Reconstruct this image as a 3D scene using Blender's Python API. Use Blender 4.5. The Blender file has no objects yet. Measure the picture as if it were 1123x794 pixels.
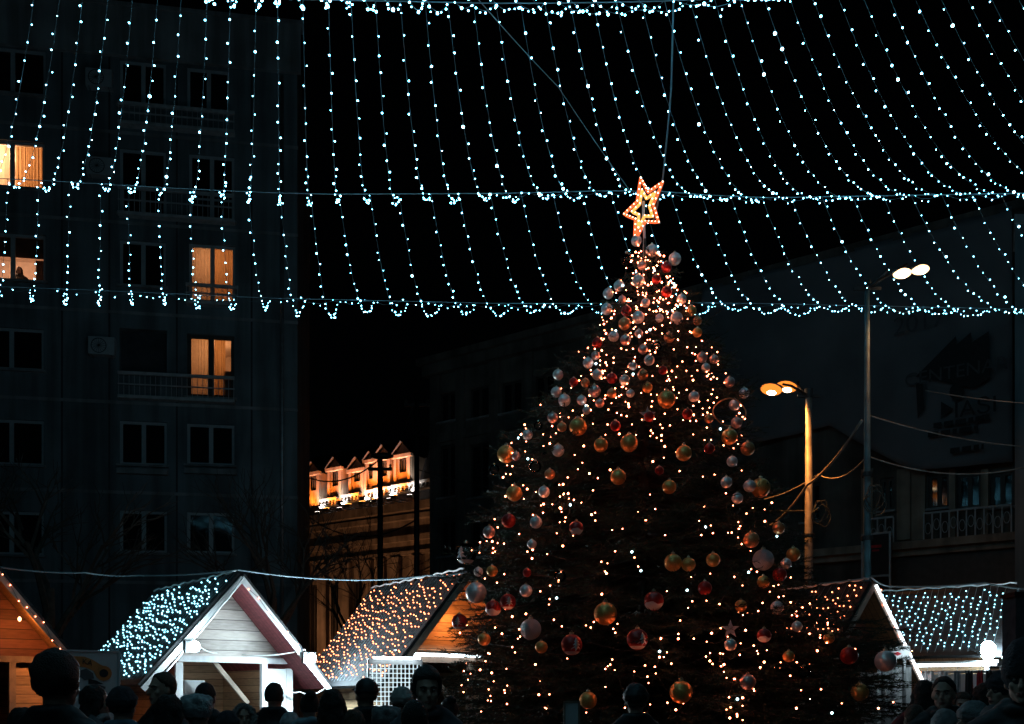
import bpy, bmesh, math, random
import numpy as np
from mathutils import Vector, Matrix, noise as mnoise

R = math.radians
random.seed(11)
rng = np.random.default_rng(5)
SC = bpy.context.scene
COL = SC.collection

# ------------------------------------------------------------------ camera
F, CX, HY, CAMZ = 1100.0, 561.5, 765.0, 1.6
cam_d = bpy.data.cameras.new('camera')
cam = bpy.data.objects.new('camera', cam_d)
COL.objects.link(cam)
cam.location = (0, 0, CAMZ)
cam.rotation_euler = (R(90), 0, 0)
cam_d.sensor_width = 36
cam_d.lens = 36 * F / 1123
cam_d.shift_y = (HY - 397) / 1123
cam_d.clip_start = 0.05
cam_d.clip_end = 2000
SC.camera = cam


def at(px, py, Y):
    return Vector(((px - CX) / F * Y, Y, CAMZ + (HY - py) / F * Y))


# ------------------------------------------------------------------ materials
def mat(name, col, rough=0.7, metal=0.0, var=0.25, scale=6.0, bump=0.0, bscale=30.0, spec=0.5, col2=None):
    m = bpy.data.materials.new(name)
    m.use_nodes = True
    nt = m.node_tree
    b = nt.nodes['Principled BSDF']
    b.inputs['Roughness'].default_value = rough
    b.inputs['Metallic'].default_value = metal
    b.inputs['Specular IOR Level'].default_value = spec
    tc = nt.nodes.new('ShaderNodeTexCoord')
    n = nt.nodes.new('ShaderNodeTexNoise')
    n.inputs['Scale'].default_value = scale
    n.inputs['Detail'].default_value = 6
    nt.links.new(tc.outputs['Object'], n.inputs['Vector'])
    r = nt.nodes.new('ShaderNodeValToRGB')
    r.color_ramp.elements[0].position = 0.3
    r.color_ramp.elements[1].position = 0.7
    lo = [c * (1 - var) for c in col]
    hi = [min(1, c * (1 + var)) for c in (col2 or col)]
    r.color_ramp.elements[0].color = (*lo, 1)
    r.color_ramp.elements[1].color = (*hi, 1)
    nt.links.new(n.outputs['Fac'], r.inputs['Fac'])
    nt.links.new(r.outputs['Color'], b.inputs['Base Color'])
    if bump:
        n2 = nt.nodes.new('ShaderNodeTexNoise')
        n2.inputs['Scale'].default_value = bscale
        n2.inputs['Detail'].default_value = 4
        nt.links.new(tc.outputs['Object'], n2.inputs['Vector'])
        bp = nt.nodes.new('ShaderNodeBump')
        bp.inputs['Strength'].default_value = bump
        bp.inputs['Distance'].default_value = 0.02
        nt.links.new(n2.outputs['Fac'], bp.inputs['Height'])
        nt.links.new(bp.outputs['Normal'], b.inputs['Normal'])
    return m


def emit(name, col, strength, sampled=True):
    m = bpy.data.materials.new(name)
    m.use_nodes = True
    nt = m.node_tree
    nt.nodes.clear()
    o = nt.nodes.new('ShaderNodeOutputMaterial')
    e = nt.nodes.new('ShaderNodeEmission')
    e.inputs['Color'].default_value = (*col, 1)
    e.inputs['Strength'].default_value = strength
    nt.links.new(e.outputs[0], o.inputs['Surface'])
    if not sampled:
        m.cycles.emission_sampling = 'NONE'
    return m


def planks(name, col, size=0.14, axis='Z', rough=0.65, dark=0.35, grain=14.0):
    """boards with dark joints, a tint of their own each and grain along the board"""
    m = bpy.data.materials.new(name)
    m.use_nodes = True
    nt = m.node_tree
    N, Lk = nt.nodes, nt.links
    b = N['Principled BSDF']
    b.inputs['Roughness'].default_value = rough
    tc = N.new('ShaderNodeTexCoord')
    sx = N.new('ShaderNodeSeparateXYZ')
    Lk.new(tc.outputs['Object'], sx.inputs[0])
    d = N.new('ShaderNodeMath'); d.operation = 'DIVIDE'; d.inputs[1].default_value = size
    Lk.new(sx.outputs[axis], d.inputs[0])
    fl = N.new('ShaderNodeMath'); fl.operation = 'FLOOR'; Lk.new(d.outputs[0], fl.inputs[0])
    fr = N.new('ShaderNodeMath'); fr.operation = 'FRACT'; Lk.new(d.outputs[0], fr.inputs[0])
    wn = N.new('ShaderNodeTexWhiteNoise'); wn.noise_dimensions = '1D'; Lk.new(fl.outputs[0], wn.inputs['W'])
    mp = N.new('ShaderNodeMapping')
    mp.inputs['Scale'].default_value = (2, 2, grain) if axis == 'Z' else (grain, 2, 2)
    Lk.new(tc.outputs['Object'], mp.inputs['Vector'])
    nz = N.new('ShaderNodeTexNoise'); nz.inputs['Scale'].default_value = 3; nz.inputs['Detail'].default_value = 7
    Lk.new(mp.outputs[0], nz.inputs['Vector'])
    ad = N.new('ShaderNodeMath'); ad.operation = 'MULTIPLY_ADD'; ad.inputs[1].default_value = 0.45
    Lk.new(wn.outputs['Value'], ad.inputs[0]); Lk.new(nz.outputs['Fac'], ad.inputs[2])
    r = N.new('ShaderNodeValToRGB')
    r.color_ramp.elements[0].position = 0.3; r.color_ramp.elements[1].position = 1.0
    r.color_ramp.elements[0].color = (*[c * 0.55 for c in col], 1)
    r.color_ramp.elements[1].color = (*[min(1, c * 1.3) for c in col], 1)
    Lk.new(ad.outputs[0], r.inputs['Fac'])
    gt = N.new('ShaderNodeMath'); gt.operation = 'LESS_THAN'; gt.inputs[1].default_value = 0.07
    Lk.new(fr.outputs[0], gt.inputs[0])
    mx = N.new('ShaderNodeMix'); mx.data_type = 'RGBA'
    mx.inputs[7].default_value = (*[c * dark * 0.5 for c in col], 1)
    Lk.new(gt.outputs[0], mx.inputs[0]); Lk.new(r.outputs['Color'], mx.inputs[6])
    Lk.new(mx.outputs[2], b.inputs['Base Color'])
    bp = N.new('ShaderNodeBump'); bp.inputs['Strength'].default_value = 0.4; bp.inputs['Distance'].default_value = 0.01
    sb = N.new('ShaderNodeMath'); sb.operation = 'SUBTRACT'
    Lk.new(nz.outputs['Fac'], sb.inputs[0]); Lk.new(gt.outputs[0], sb.inputs[1])
    Lk.new(sb.outputs[0], bp.inputs['Height']); Lk.new(bp.outputs[0], b.inputs['Normal'])
    return m


def knit(name, col, scale=60):
    m = mat(name, col, 0.95, var=0.3, scale=25, bump=0.0)
    nt = m.node_tree
    tc = nt.nodes.new('ShaderNodeTexCoord')
    w = nt.nodes.new('ShaderNodeTexWave')
    w.inputs['Scale'].default_value = scale
    w.inputs['Distortion'].default_value = 1.5
    nt.links.new(tc.outputs['Object'], w.inputs['Vector'])
    v = nt.nodes.new('ShaderNodeTexVoronoi'); v.inputs['Scale'].default_value = 90
    nt.links.new(tc.outputs['Object'], v.inputs['Vector'])
    ad = nt.nodes.new('ShaderNodeMath'); ad.operation = 'ADD'
    nt.links.new(w.outputs['Fac'], ad.inputs[0]); nt.links.new(v.outputs['Distance'], ad.inputs[1])
    bp = nt.nodes.new('ShaderNodeBump'); bp.inputs['Strength'].default_value = 0.8; bp.inputs['Distance'].default_value = 0.01
    nt.links.new(ad.outputs[0], bp.inputs['Height'])
    nt.links.new(bp.outputs[0], nt.nodes['Principled BSDF'].inputs['Normal'])
    return m


def glass(name, tint=(0.02, 0.025, 0.03)):
    m = bpy.data.materials.new(name)
    m.use_nodes = True
    nt = m.node_tree
    nt.nodes.clear()
    o = nt.nodes.new('ShaderNodeOutputMaterial')
    t = nt.nodes.new('ShaderNodeBsdfTransparent')
    t.inputs['Color'].default_value = (0.9, 0.92, 0.93, 1)
    g = nt.nodes.new('ShaderNodeBsdfGlossy')
    g.inputs['Roughness'].default_value = 0.03
    fz = nt.nodes.new('ShaderNodeFresnel')
    mx = nt.nodes.new('ShaderNodeMixShader')
    nt.links.new(fz.outputs[0], mx.inputs[0])
    nt.links.new(t.outputs[0], mx.inputs[1]); nt.links.new(g.outputs[0], mx.inputs[2])
    nt.links.new(mx.outputs[0], o.inputs['Surface'])
    return m


def translucent(name, col):
    m = mat(name, col, 0.9, var=0.2, scale=9)
    nt = m.node_tree
    b = nt.nodes['Principled BSDF']
    t = nt.nodes.new('ShaderNodeBsdfTranslucent')
    t.inputs['Color'].default_value = (*col, 1)
    mx = nt.nodes.new('ShaderNodeMixShader'); mx.inputs[0].default_value = 0.6
    o = nt.nodes['Material Output']
    nt.links.new(b.outputs[0], mx.inputs[1]); nt.links.new(t.outputs[0], mx.inputs[2])
    nt.links.new(mx.outputs[0], o.inputs['Surface'])
    return m


M = {
    'paving': mat('paving', (0.06, 0.06, 0.065), 0.6, var=0.4, scale=1.5, bump=0.3),
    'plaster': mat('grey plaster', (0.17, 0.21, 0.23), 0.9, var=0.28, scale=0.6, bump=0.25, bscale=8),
    'plaster_band': mat('pale plaster', (0.30, 0.32, 0.33), 0.9, var=0.25, scale=0.8, bump=0.2, bscale=8),
    'stone': mat('old stone', (0.13, 0.115, 0.10), 0.9, var=0.4, scale=0.9, bump=0.4, bscale=5),
    'stone_warm': mat('warm stone', (0.34, 0.28, 0.22), 0.85, var=0.3, scale=1.2, bump=0.3, bscale=6),
    'roof_dark': mat('dark roof', (0.04, 0.042, 0.048), 0.7, var=0.3, scale=3, bump=0.3),
    'white_frame': mat('white window frame', (0.40, 0.43, 0.45), 0.5, var=0.08, scale=8),
    'dark_frame': mat('dark frame', (0.05, 0.045, 0.04), 0.6, var=0.2),
    'dark_glass': mat('dark glass', (0.008, 0.01, 0.012), 0.06, var=0.2, spec=0.6),
    'glass': glass('clear glass'),
    'metal': mat('galvanised metal', (0.28, 0.29, 0.3), 0.45, 0.6, var=0.25, scale=5),
    'rail': mat('grey rail', (0.42, 0.43, 0.44), 0.6, var=0.2),
    'black_metal': mat('black metal', (0.025, 0.025, 0.027), 0.5, 0.3, var=0.3),
    'wire': mat('thin grey wire', (0.09, 0.13, 0.15), 0.6, var=0.15),
    'cable': mat('pale cable sheath', (0.22, 0.30, 0.33), 0.6, var=0.15),
    'white_cable': mat('white cable sheath', (0.75, 0.75, 0.75), 0.5, var=0.1),
    'dark_cable': mat('dark cable sheath', (0.03, 0.035, 0.03), 0.6, var=0.2),
    'lamp_pole': mat('grey painted pole', (0.22, 0.2, 0.18), 0.6, 0.2, var=0.35, scale=4, bump=0.2),
    'teal_pole': mat('blue green painted pole', (0.06, 0.12, 0.145), 0.55, 0.1, var=0.35, scale=4, bump=0.2),
    'bark': mat('bark', (0.06, 0.045, 0.035), 0.95, var=0.4, scale=8, bump=0.6),
    'needles': mat('fir needles', (0.022, 0.045, 0.026), 0.75, var=0.5, scale=2.5, col2=(0.03, 0.055, 0.028)),
    'wood': planks('pine boards', (0.42, 0.27, 0.15), 0.15),
    'wood_side': planks('pine wall boards', (0.40, 0.26, 0.15), 0.13),
    'wood_pale': planks('pale gable boards', (0.36, 0.31, 0.28), 0.17),
    'roof_boards': planks('dark roofing boards', (0.014, 0.014, 0.016), 0.16, rough=0.85),
    'soffit_red': planks('red stained soffit boards', (0.26, 0.06, 0.07), 0.12, axis='Y'),
    'gable_red': planks('red brown gable boards', (0.20, 0.075, 0.045), 0.16),
    'soffit_wood': planks('brown soffit boards', (0.34, 0.17, 0.08), 0.12, axis='Y'),
    'white_paint': mat('white painted wood', (0.74, 0.75, 0.76), 0.55, var=0.08, scale=6, bump=0.08),
    'beam': mat('weathered beam', (0.34, 0.26, 0.2), 0.7, var=0.3, scale=5, bump=0.2),
    'tarp': mat('printed grey tarpaulin', (0.15, 0.15, 0.16), 0.8, var=0.2, scale=0.7),
    'tarp_black': mat('black print', (0.022, 0.022, 0.024), 0.85, var=0.2),
    'tarp_grey': mat('mid grey print', (0.085, 0.085, 0.09), 0.85, var=0.2),
    'sign_orange': mat('orange print', (0.55, 0.19, 0.05), 0.6, var=0.12),
    'sign_white': mat('white sign board', (0.5, 0.52, 0.53), 0.6, var=0.08),
    'skin': mat('skin', (0.48, 0.30, 0.23), 0.55, var=0.1, scale=20, bump=0.05, bscale=120),
    'lip': mat('lips', (0.36, 0.15, 0.13), 0.5, var=0.1),
    'eye': mat('eye', (0.20, 0.16, 0.14), 0.25, var=0.2, scale=50),
    'hair': mat('dark hair', (0.018, 0.013, 0.01), 0.55, var=0.5, scale=60, bump=0.9, bscale=140),
    'hair_brown': mat('brown hair', (0.075, 0.048, 0.03), 0.55, var=0.5, scale=60, bump=0.9, bscale=140),
    'jk_black': mat('black padded jacket', (0.016, 0.017, 0.02), 0.6, var=0.4, scale=9, bump=0.35, bscale=16),
    'jk_blue': mat('blue grey jacket', (0.10, 0.17, 0.23), 0.75, var=0.35, scale=9, bump=0.35, bscale=18),
    'jk_pale': mat('pale blue jacket', (0.24, 0.34, 0.40), 0.8, var=0.3, scale=9, bump=0.35, bscale=18),
    'jk_red': mat('dark red coat', (0.20, 0.025, 0.028), 0.8, var=0.35, scale=9, bump=0.35, bscale=18),
    'jk_grey': mat('dark grey coat', (0.075, 0.08, 0.09), 0.85, var=0.35, scale=9, bump=0.35, bscale=18),
    'jeans': mat('dark trousers', (0.025, 0.03, 0.045), 0.9, var=0.3, scale=12, bump=0.2),
    'shoe': mat('black shoe', (0.02, 0.018, 0.016), 0.5, var=0.3),
    'knit_pale': knit('pale blue knit', (0.66, 0.74, 0.78)),
    'knit_grey': knit('grey knit', (0.36, 0.37, 0.38)),
    'knit_dark': knit('charcoal knit', (0.06, 0.07, 0.085)),
    'knit_white': knit('off white knit', (0.66, 0.65, 0.62)),
    'fur': mat('grey fur trim', (0.30, 0.29, 0.28), 1.0, var=0.5, scale=50, bump=1.0, bscale=120),
    'curtain': translucent('amber curtain', (0.72, 0.45, 0.22)),
    'curtain_pale': translucent('pale net curtain', (0.85, 0.68, 0.50)),
    'room_wall': mat('cream room wall', (0.65, 0.50, 0.40), 0.9, var=0.08),
    'wardrobe': mat('brown wardrobe', (0.16, 0.07, 0.04), 0.6, var=0.3),
    'gold': mat('gold bauble', (0.95, 0.43, 0.12), 0.34, 0.42, var=0.2, scale=9),
    'bronze': mat('bronze bauble', (0.82, 0.36, 0.15), 0.34, 0.42, var=0.25, scale=9),
    'silver': mat('silver bauble', (0.90, 0.89, 0.87), 0.30, 0.42, var=0.08, scale=9),
    'rose': mat('rose bauble', (0.80, 0.52, 0.46), 0.32, 0.6, var=0.15, scale=9),
    'red': mat('red bauble', (0.46, 0.03, 0.025), 0.3, 0.2, var=0.25, scale=9),
    'glitter': mat('silver glitter', (0.62, 0.63, 0.64), 0.45, 0.55, var=0.5, scale=120, bump=1.0, bscale=160),
    'clear': None,
    'print_white': mat('white print', (0.72, 0.72, 0.72), 0.5, var=0.15, scale=60),
    'cap_metal': mat('bauble cap', (0.7, 0.6, 0.4), 0.3, 1.0, var=0.1),
    'scarf_red': mat('red scarf', (0.42, 0.02, 0.03), 0.9, var=0.25, scale=12, bump=0.3),
    'scarf_grey': mat('grey scarf', (0.25, 0.26, 0.28), 0.9, var=0.3, scale=12, bump=0.3),
    'scarf_black': mat('black scarf', (0.02, 0.02, 0.024), 0.9, var=0.3, scale=12, bump=0.3),
    'scarf_white': mat('white shawl', (0.72, 0.73, 0.74), 0.9, var=0.15, scale=12, bump=0.3),
    'flame_plastic': mat('orange rope light sleeve', (0.5, 0.08, 0.03), 0.4, var=0.1),
    # things that give off light
    'led_cool': emit('cool white led', (0.19, 0.71, 1.0), 27.0),
    'led_cool_bright': emit('brighter cool white led', (0.32, 0.8, 1.0), 17.0),
    'led_roof': emit('cool roof led', (0.30, 0.80, 1.0), 6.0),
    'led_warm': emit('warm white led', (1.0, 0.25, 0.10), 9.0),
    'led_tree': emit('warm tree led', (1.0, 0.225, 0.10), 34.0),
    'led_tree_cool': emit('cool tree led', (0.55, 0.9, 1.0), 8.0),
    'rope_red': emit('red orange rope light', (1.0, 0.13, 0.035), 1.7),
    'rope_amber': emit('amber rope light', (1.0, 0.36, 0.08), 1.9),
    'led_star': emit('star led', (1.0, 0.72, 0.5), 6.0),
    'flood': emit('cold floodlight glass', (0.62, 0.9, 1.0), 60.0),
    'flood_small': emit('white uplight glass', (1.0, 0.85, 0.75), 5.0),
    'tube': emit('cold fluorescent tube', (0.78, 0.93, 1.0), 9.0),
    'tube_strip': emit('white led strip', (0.86, 0.93, 1.0), 3.2),
    'sodium': emit('sodium lamp glass with halo', (1.0, 0.25, 0.03), 1.5),  # deep orange doubles as the glow halo round the lamp
    'burner': emit('lamp burner', (1.0, 0.72, 0.42), 30.0),
    'lattice_glow': emit('white lattice wire painted aglow', (0.72, 0.92, 1.0), 1.1),  # wires are no lamp: tube light on them is painted as emission
    'sodium_pale': emit('pale lamp glass', (1.0, 0.60, 0.30), 4.0),
    'flood_amber': emit('amber uplight glass', (1.0, 0.35, 0.06), 12.0),
}
def streak(m):
    nt = m.node_tree; N, Lk = nt.nodes, nt.links; b = N['Principled BSDF']
    src = b.inputs['Base Color'].links[0].from_socket
    tc = N.new('ShaderNodeTexCoord'); mp = N.new('ShaderNodeMapping'); mp.inputs['Scale'].default_value = (1.6, 1.6, .12)
    nz = N.new('ShaderNodeTexNoise'); nz.inputs['Scale'].default_value = 1.4; nz.inputs['Detail'].default_value = 8
    Lk.new(tc.outputs['Object'], mp.inputs[0]); Lk.new(mp.outputs[0], nz.inputs['Vector'])
    rp = N.new('ShaderNodeValToRGB'); rp.color_ramp.elements[0].position = .38; rp.color_ramp.elements[1].position = .62
    rp.color_ramp.elements[0].color = (.45, .43, .42, 1); rp.color_ramp.elements[1].color = (1, 1, 1, 1)
    Lk.new(nz.outputs['Fac'], rp.inputs['Fac'])
    mx = N.new('ShaderNodeMix'); mx.data_type = 'RGBA'; mx.blend_type = 'MULTIPLY'; mx.inputs[0].default_value = .8
    Lk.new(src, mx.inputs[6]); Lk.new(rp.outputs[0], mx.inputs[7]); Lk.new(mx.outputs[2], b.inputs['Base Color'])
for k_ in ('plaster', 'stone', 'stone_warm', 'plaster_band', 'white_paint', 'beam'): streak(M[k_])
# clear glass baubles: dim, shiny, half see-through
gm = glass('clear bauble glass'); M['clear'] = gm


# ------------------------------------------------------------------ mesh helper
class MB:
    def __init__(self):
        self.v, self.f = [], []

    def quad(self, a, b, c, d):
        n = len(self.v); self.v += [tuple(a), tuple(b), tuple(c), tuple(d)]; self.f.append((n, n + 1, n + 2, n + 3)); return self

    def poly(self, pts):
        n = len(self.v); self.v += [tuple(p) for p in pts]; self.f.append(tuple(range(n, n + len(pts)))); return self

    def box(self, lo, hi, mx=None):
        n = len(self.v)
        P = [Vector((x, y, z)) for x in (lo[0], hi[0]) for y in (lo[1], hi[1]) for z in (lo[2], hi[2])]
        if mx is not None: P = [mx @ p for p in P]
        self.v += [tuple(p) for p in P]
        for q in ((0, 1, 3, 2), (4, 6, 7, 5), (0, 4, 5, 1), (2, 3, 7, 6), (0, 2, 6, 4), (1, 5, 7, 3)):
            self.f.append(tuple(n + i for i in q))
        return self

    def bar(self, a, b, w, h=None, up=(0, 0, 1)):
        """rectangular bar from a to b"""
        a, b = Vector(a), Vector(b); h = h or w
        d = (b - a).normalized(); u = Vector(up)
        if abs(d.dot(u)) > 0.98: u = Vector((0, 1, 0))
        s = d.cross(u).normalized(); u = s.cross(d)
        n = len(self.v)
        for p in (a, b):
            for i, j in ((-1, -1), (1, -1), (1, 1), (-1, 1)):
                self.v.append(tuple(p + s * (i * w / 2) + u * (j * h / 2)))
        for q in ((0, 1, 2, 3), (7, 6, 5, 4), (0, 4, 5, 1), (1, 5, 6, 2), (2, 6, 7, 3), (3, 7, 4, 0)):
            self.f.append(tuple(n + i for i in q))
        return self

    def tube(self, pts, r, n=8, cap=True, closed=False):
        pts = [Vector(p) for p in pts]
        rad = r if isinstance(r, (list, tuple)) else [r] * len(pts)
        rings = []; prev = None; K = len(pts)
        for i, p in enumerate(pts):
            if closed: t = pts[(i + 1) % K] - pts[i - 1]
            else: t = (pts[min(i + 1, K - 1)] - pts[max(i - 1, 0)])
            if t.length < 1e-9: t = Vector((0, 0, 1))
            t.normalize()
            if prev is None:
                a = Vector((0, 0, 1)) if abs(t.z) < 0.9 else Vector((1, 0, 0))
                prev = t.cross(a).normalized()
            s = (prev - t * prev.dot(t))
            if s.length < 1e-6: s = t.orthogonal()
            s.normalize(); prev = s
            b = t.cross(s); base = len(self.v)
            for k in range(n):
                a = 2 * math.pi * k / n
                self.v.append(tuple(p + (s * math.cos(a) + b * math.sin(a)) * rad[i]))
            rings.append(base)
        for i in range(K if closed else K - 1):
            A, B = rings[i], rings[(i + 1) % K]
            for k in range(n):
                self.f.append((A + k, A + (k + 1) % n, B + (k + 1) % n, B + k))
        if cap and not closed:
            self.f.append(tuple(rings[0] + k for k in reversed(range(n))))
            self.f.append(tuple(rings[-1] + k for k in range(n)))
        return self

    def ell(self, c, r, n=16, m=10, mx=None):
        c = Vector(c); base = len(self.v)
        rr = r if isinstance(r, (tuple, list)) else (r, r, r)
        def add(p):
            p = Vector(p)
            if mx is not None: p = mx @ p
            self.v.append(tuple(p + c))
        add((0, 0, rr[2]))
        for j in range(1, m):
            th = math.pi * j / m
            for k in range(n):
                a = 2 * math.pi * k / n
                add((rr[0] * math.sin(th) * math.cos(a), rr[1] * math.sin(th) * math.sin(a), rr[2] * math.cos(th)))
        add((0, 0, -rr[2])); last = len(self.v) - 1
        for k in range(n):
            self.f.append((base, base + 1 + k, base + 1 + (k + 1) % n))
            self.f.append((last, last - n + (k + 1) % n, last - n + k))
        for j in range(m - 2):
            for k in range(n):
                a = base + 1 + j * n
                self.f.append((a + k, a + n + k, a + n + (k + 1) % n, a + (k + 1) % n))
        return self

    def lathe(self, prof, c=(0, 0, 0), n=20):
        c = Vector(c); rings = []
        for r, z in prof:
            rings.append(len(self.v))
            for k in range(n):
                a = 2 * math.pi * k / n
                self.v.append((c.x + r * math.cos(a), c.y + r * math.sin(a), c.z + z))
        for A, B in zip(rings, rings[1:]):
            for k in range(n):
                self.f.append((A + k, A + (k + 1) % n, B + (k + 1) % n, B + k))
        return self

    def mesh(self, name, m, smooth=False):
        me = bpy.data.meshes.new(name)
        me.from_pydata(self.v, [], self.f)
        me.update()
        if m is not None: me.materials.append(m)
        if smooth:
            bm = bmesh.new(); bm.from_mesh(me); bmesh.ops.remove_doubles(bm, verts=bm.verts[:], dist=1e-5); bm.to_mesh(me); bm.free()
            for p in me.polygons: p.use_smooth = True
        return me

    def build(self, name, m, parent=None, smooth=False, world=False):
        if world and parent is not None:
            inv = wmat(parent).inverted()
            self.v = [tuple(inv @ Vector(p)) for p in self.v]
        o = bpy.data.objects.new(name, self.mesh(name, m, smooth))
        COL.objects.link(o)
        if parent is not None: o.parent = parent
        return o


def wmat(o):
    m = Matrix.LocRotScale(o.location, o.rotation_euler, o.scale)
    return wmat(o.parent) @ m if o.parent else m


def tag(o, label=None, cat=None, group=None, kind=None):
    if label: o['label'] = label
    if cat: o['category'] = cat
    if group: o['group'] = group
    if kind: o['kind'] = kind
    return o


def thing(name, label, cat, loc=(0, 0, 0), rotz=0.0, group=None):
    o = bpy.data.objects.new(name, None)
    o.empty_display_size = 0.2
    COL.objects.link(o)
    o.location = loc
    o.rotation_euler = (0, 0, rotz)
    return tag(o, label, cat, group)


def inst(name, me, parent, loc, rot=(0, 0, 0), sc=(1, 1, 1), m=None):
    o = bpy.data.objects.new(name, me)
    COL.objects.link(o)
    if parent is not None: o.parent = parent
    o.location = loc; o.rotation_euler = rot; o.scale = sc
    if m is not None:
        o.material_slots[0].link = 'OBJECT'; o.material_slots[0].material = m
    return o


def lamp(name, loc, energy, col, radius=0.1, parent=None, typ='POINT', rot=None, spot=None, blend=0.5):
    d = bpy.data.lights.new(name, typ)
    d.energy = energy; d.color = col
    if typ in ('POINT', 'SPOT'): d.shadow_soft_size = radius
    if typ == 'SPOT': d.spot_size = spot; d.spot_blend = blend
    o = bpy.data.objects.new(name, d)
    COL.objects.link(o)
    if parent is not None: o.parent = parent
    o.location = loc
    if rot is not None: o.rotation_euler = rot
    return o


def aim(o, target):
    d = (Vector(target) - wmat(o).translation)
    o.rotation_euler = d.to_track_quat('-Z', 'Y').to_euler()


def textmesh(s, size, name, m, extrude=0.004, align='CENTER', shear=0):
    c = bpy.data.curves.new('tmp', 'FONT')
    c.body = s; c.size = size; c.extrude = extrude; c.align_x = align; c.align_y = 'CENTER'; c.shear = shear
    o = bpy.data.objects.new('tmp', c); COL.objects.link(o)
    dg = bpy.context.evaluated_depsgraph_get()
    me = bpy.data.meshes.new_from_object(o.evaluated_get(dg))
    bpy.data.objects.remove(o); bpy.data.curves.remove(c)
    me.name = name
    me.materials.clear(); me.materials.append(m)
    return me


ORD = ['first', 'second', 'third', 'fourth', 'fifth', 'sixth', 'seventh', 'eighth', 'ninth', 'tenth', 'eleventh', 'twelfth', 'thirteenth',
       'fourteenth', 'fifteenth', 'sixteenth', 'seventeenth', 'eighteenth', 'nineteenth', 'twentieth']
def ordw(i):
    if i < 20: return ORD[i]
    n = i + 1
    t = {2: 'twenty', 3: 'thirty', 4: 'forty', 5: 'fifty', 6: 'sixty', 7: 'seventy'}[n // 10]
    return (t[:-1] + 'ieth') if n % 10 == 0 else t + '-' + ORD[n % 10 - 1]


def ico(r, name, m, sub=1):
    bm = bmesh.new()
    bmesh.ops.create_icosphere(bm, subdivisions=sub, radius=r)
    me = bpy.data.meshes.new(name); bm.to_mesh(me); bm.free()
    me.materials.append(m)
    return me


# ------------------------------------------------------------------ world
W = bpy.data.worlds.new('World'); SC.world = W
W.use_nodes = True
nt = W.node_tree
sky = nt.nodes.new('ShaderNodeTexSky'); sky.sky_type = 'NISHITA'; sky.sun_disc = False
sky.sun_elevation = R(35); sky.sun_rotation = R(120)
nt.nodes['Background'].inputs['Strength'].default_value = 0.00008
nt.links.new(sky.outputs[0], nt.nodes['Background'].inputs['Color'])
SC.view_settings.view_transform = 'Standard'
SC.view_settings.look = 'None'
SC.view_settings.exposure = 0
SC.view_settings.gamma = 1
cy = SC.cycles
cy.use_denoising = True
try: cy.denoiser = 'OPENIMAGEDENOISE'
except Exception: pass
cy.sample_clamp_indirect = 2.0
cy.max_bounces = 5; cy.diffuse_bounces = 2; cy.glossy_bounces = 3; cy.transparent_max_bounces = 12
cy.caustics_reflective = False; cy.caustics_refractive = False
try: cy.use_light_tree = True
except Exception: pass

# ------------------------------------------------------------------ ground
g = MB(); g.quad((-400, -60, 0), (400, -60, 0), (400, 700, 0), (-400, 700, 0))
tag(g.build('ground', M['paving']), kind='structure')


# ------------------------------------------------------------------ wall with openings in a u,v plane
class Plane:
    """vertical facade: origin P (u=0,v=0), u direction d; w points towards the viewer"""
    def __init__(self, P, Q):
        self.P = Vector((P[0], P[1], 0)); d = Vector((Q[0] - P[0], Q[1] - P[1], 0))
        self.len = d.length; self.d = d.normalized()
        self.n = Vector((self.d.y, -self.d.x, 0))
    def pix(self, px, py):
        k = (px - CX) / F
        # X = k*Y ; X = Px + d.x u ; Y = Py + d.y u
        u = (k * self.P.y - self.P.x) / (self.d.x - k * self.d.y)
        Y = self.P.y + self.d.y * u
        return u, CAMZ + (HY - py) / F * Y
    def p(self, u, v, w=0.0):
        return self.P + self.d * u + self.n * w + Vector((0, 0, v))
    def box(self, mb, u0, u1, v0, v1, w0, w1):
        n = len(mb.v)
        mb.v += [tuple(self.p(u, v, w)) for u in (u0, u1) for v in (v0, v1) for w in (w0, w1)]
        for q in ((0, 1, 3, 2), (4, 6, 7, 5), (0, 4, 5, 1), (2, 3, 7, 6), (0, 2, 6, 4), (1, 5, 7, 3)):
            mb.f.append(tuple(n + i for i in q))
        return mb
    def wall(self, mb, u0, u1, v0, v1, holes, depth=0.3):
        us = sorted({u0, u1, *[h[0] for h in holes], *[h[1] for h in holes]})
        vs = sorted({v0, v1, *[h[2] for h in holes], *[h[3] for h in holes]})
        us = [u for u in us if u0 <= u <= u1]; vs = [v for v in vs if v0 <= v <= v1]
        for a, b in zip(us, us[1:]):
            for c, d in zip(vs, vs[1:]):
                mu, mv = (a + b) / 2, (c + d) / 2
                if any(h[0] < mu < h[1] and h[2] < mv < h[3] for h in holes): continue
                mb.quad(self.p(a, c), self.p(b, c), self.p(b, d), self.p(a, d))
        for h in holes:
            a, b, c, d = h[:4]
            mb.quad(self.p(a, c), self.p(a, d), self.p(a, d, -depth), self.p(a, c, -depth))
            mb.quad(self.p(b, c), self.p(b, c, -depth), self.p(b, d, -depth), self.p(b, d))
            mb.quad(self.p(a, d), self.p(b, d), self.p(b, d, -depth), self.p(a, d, -depth))
            mb.quad(self.p(a, c), self.p(a, c, -depth), self.p(b, c, -depth), self.p(b, c))


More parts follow.
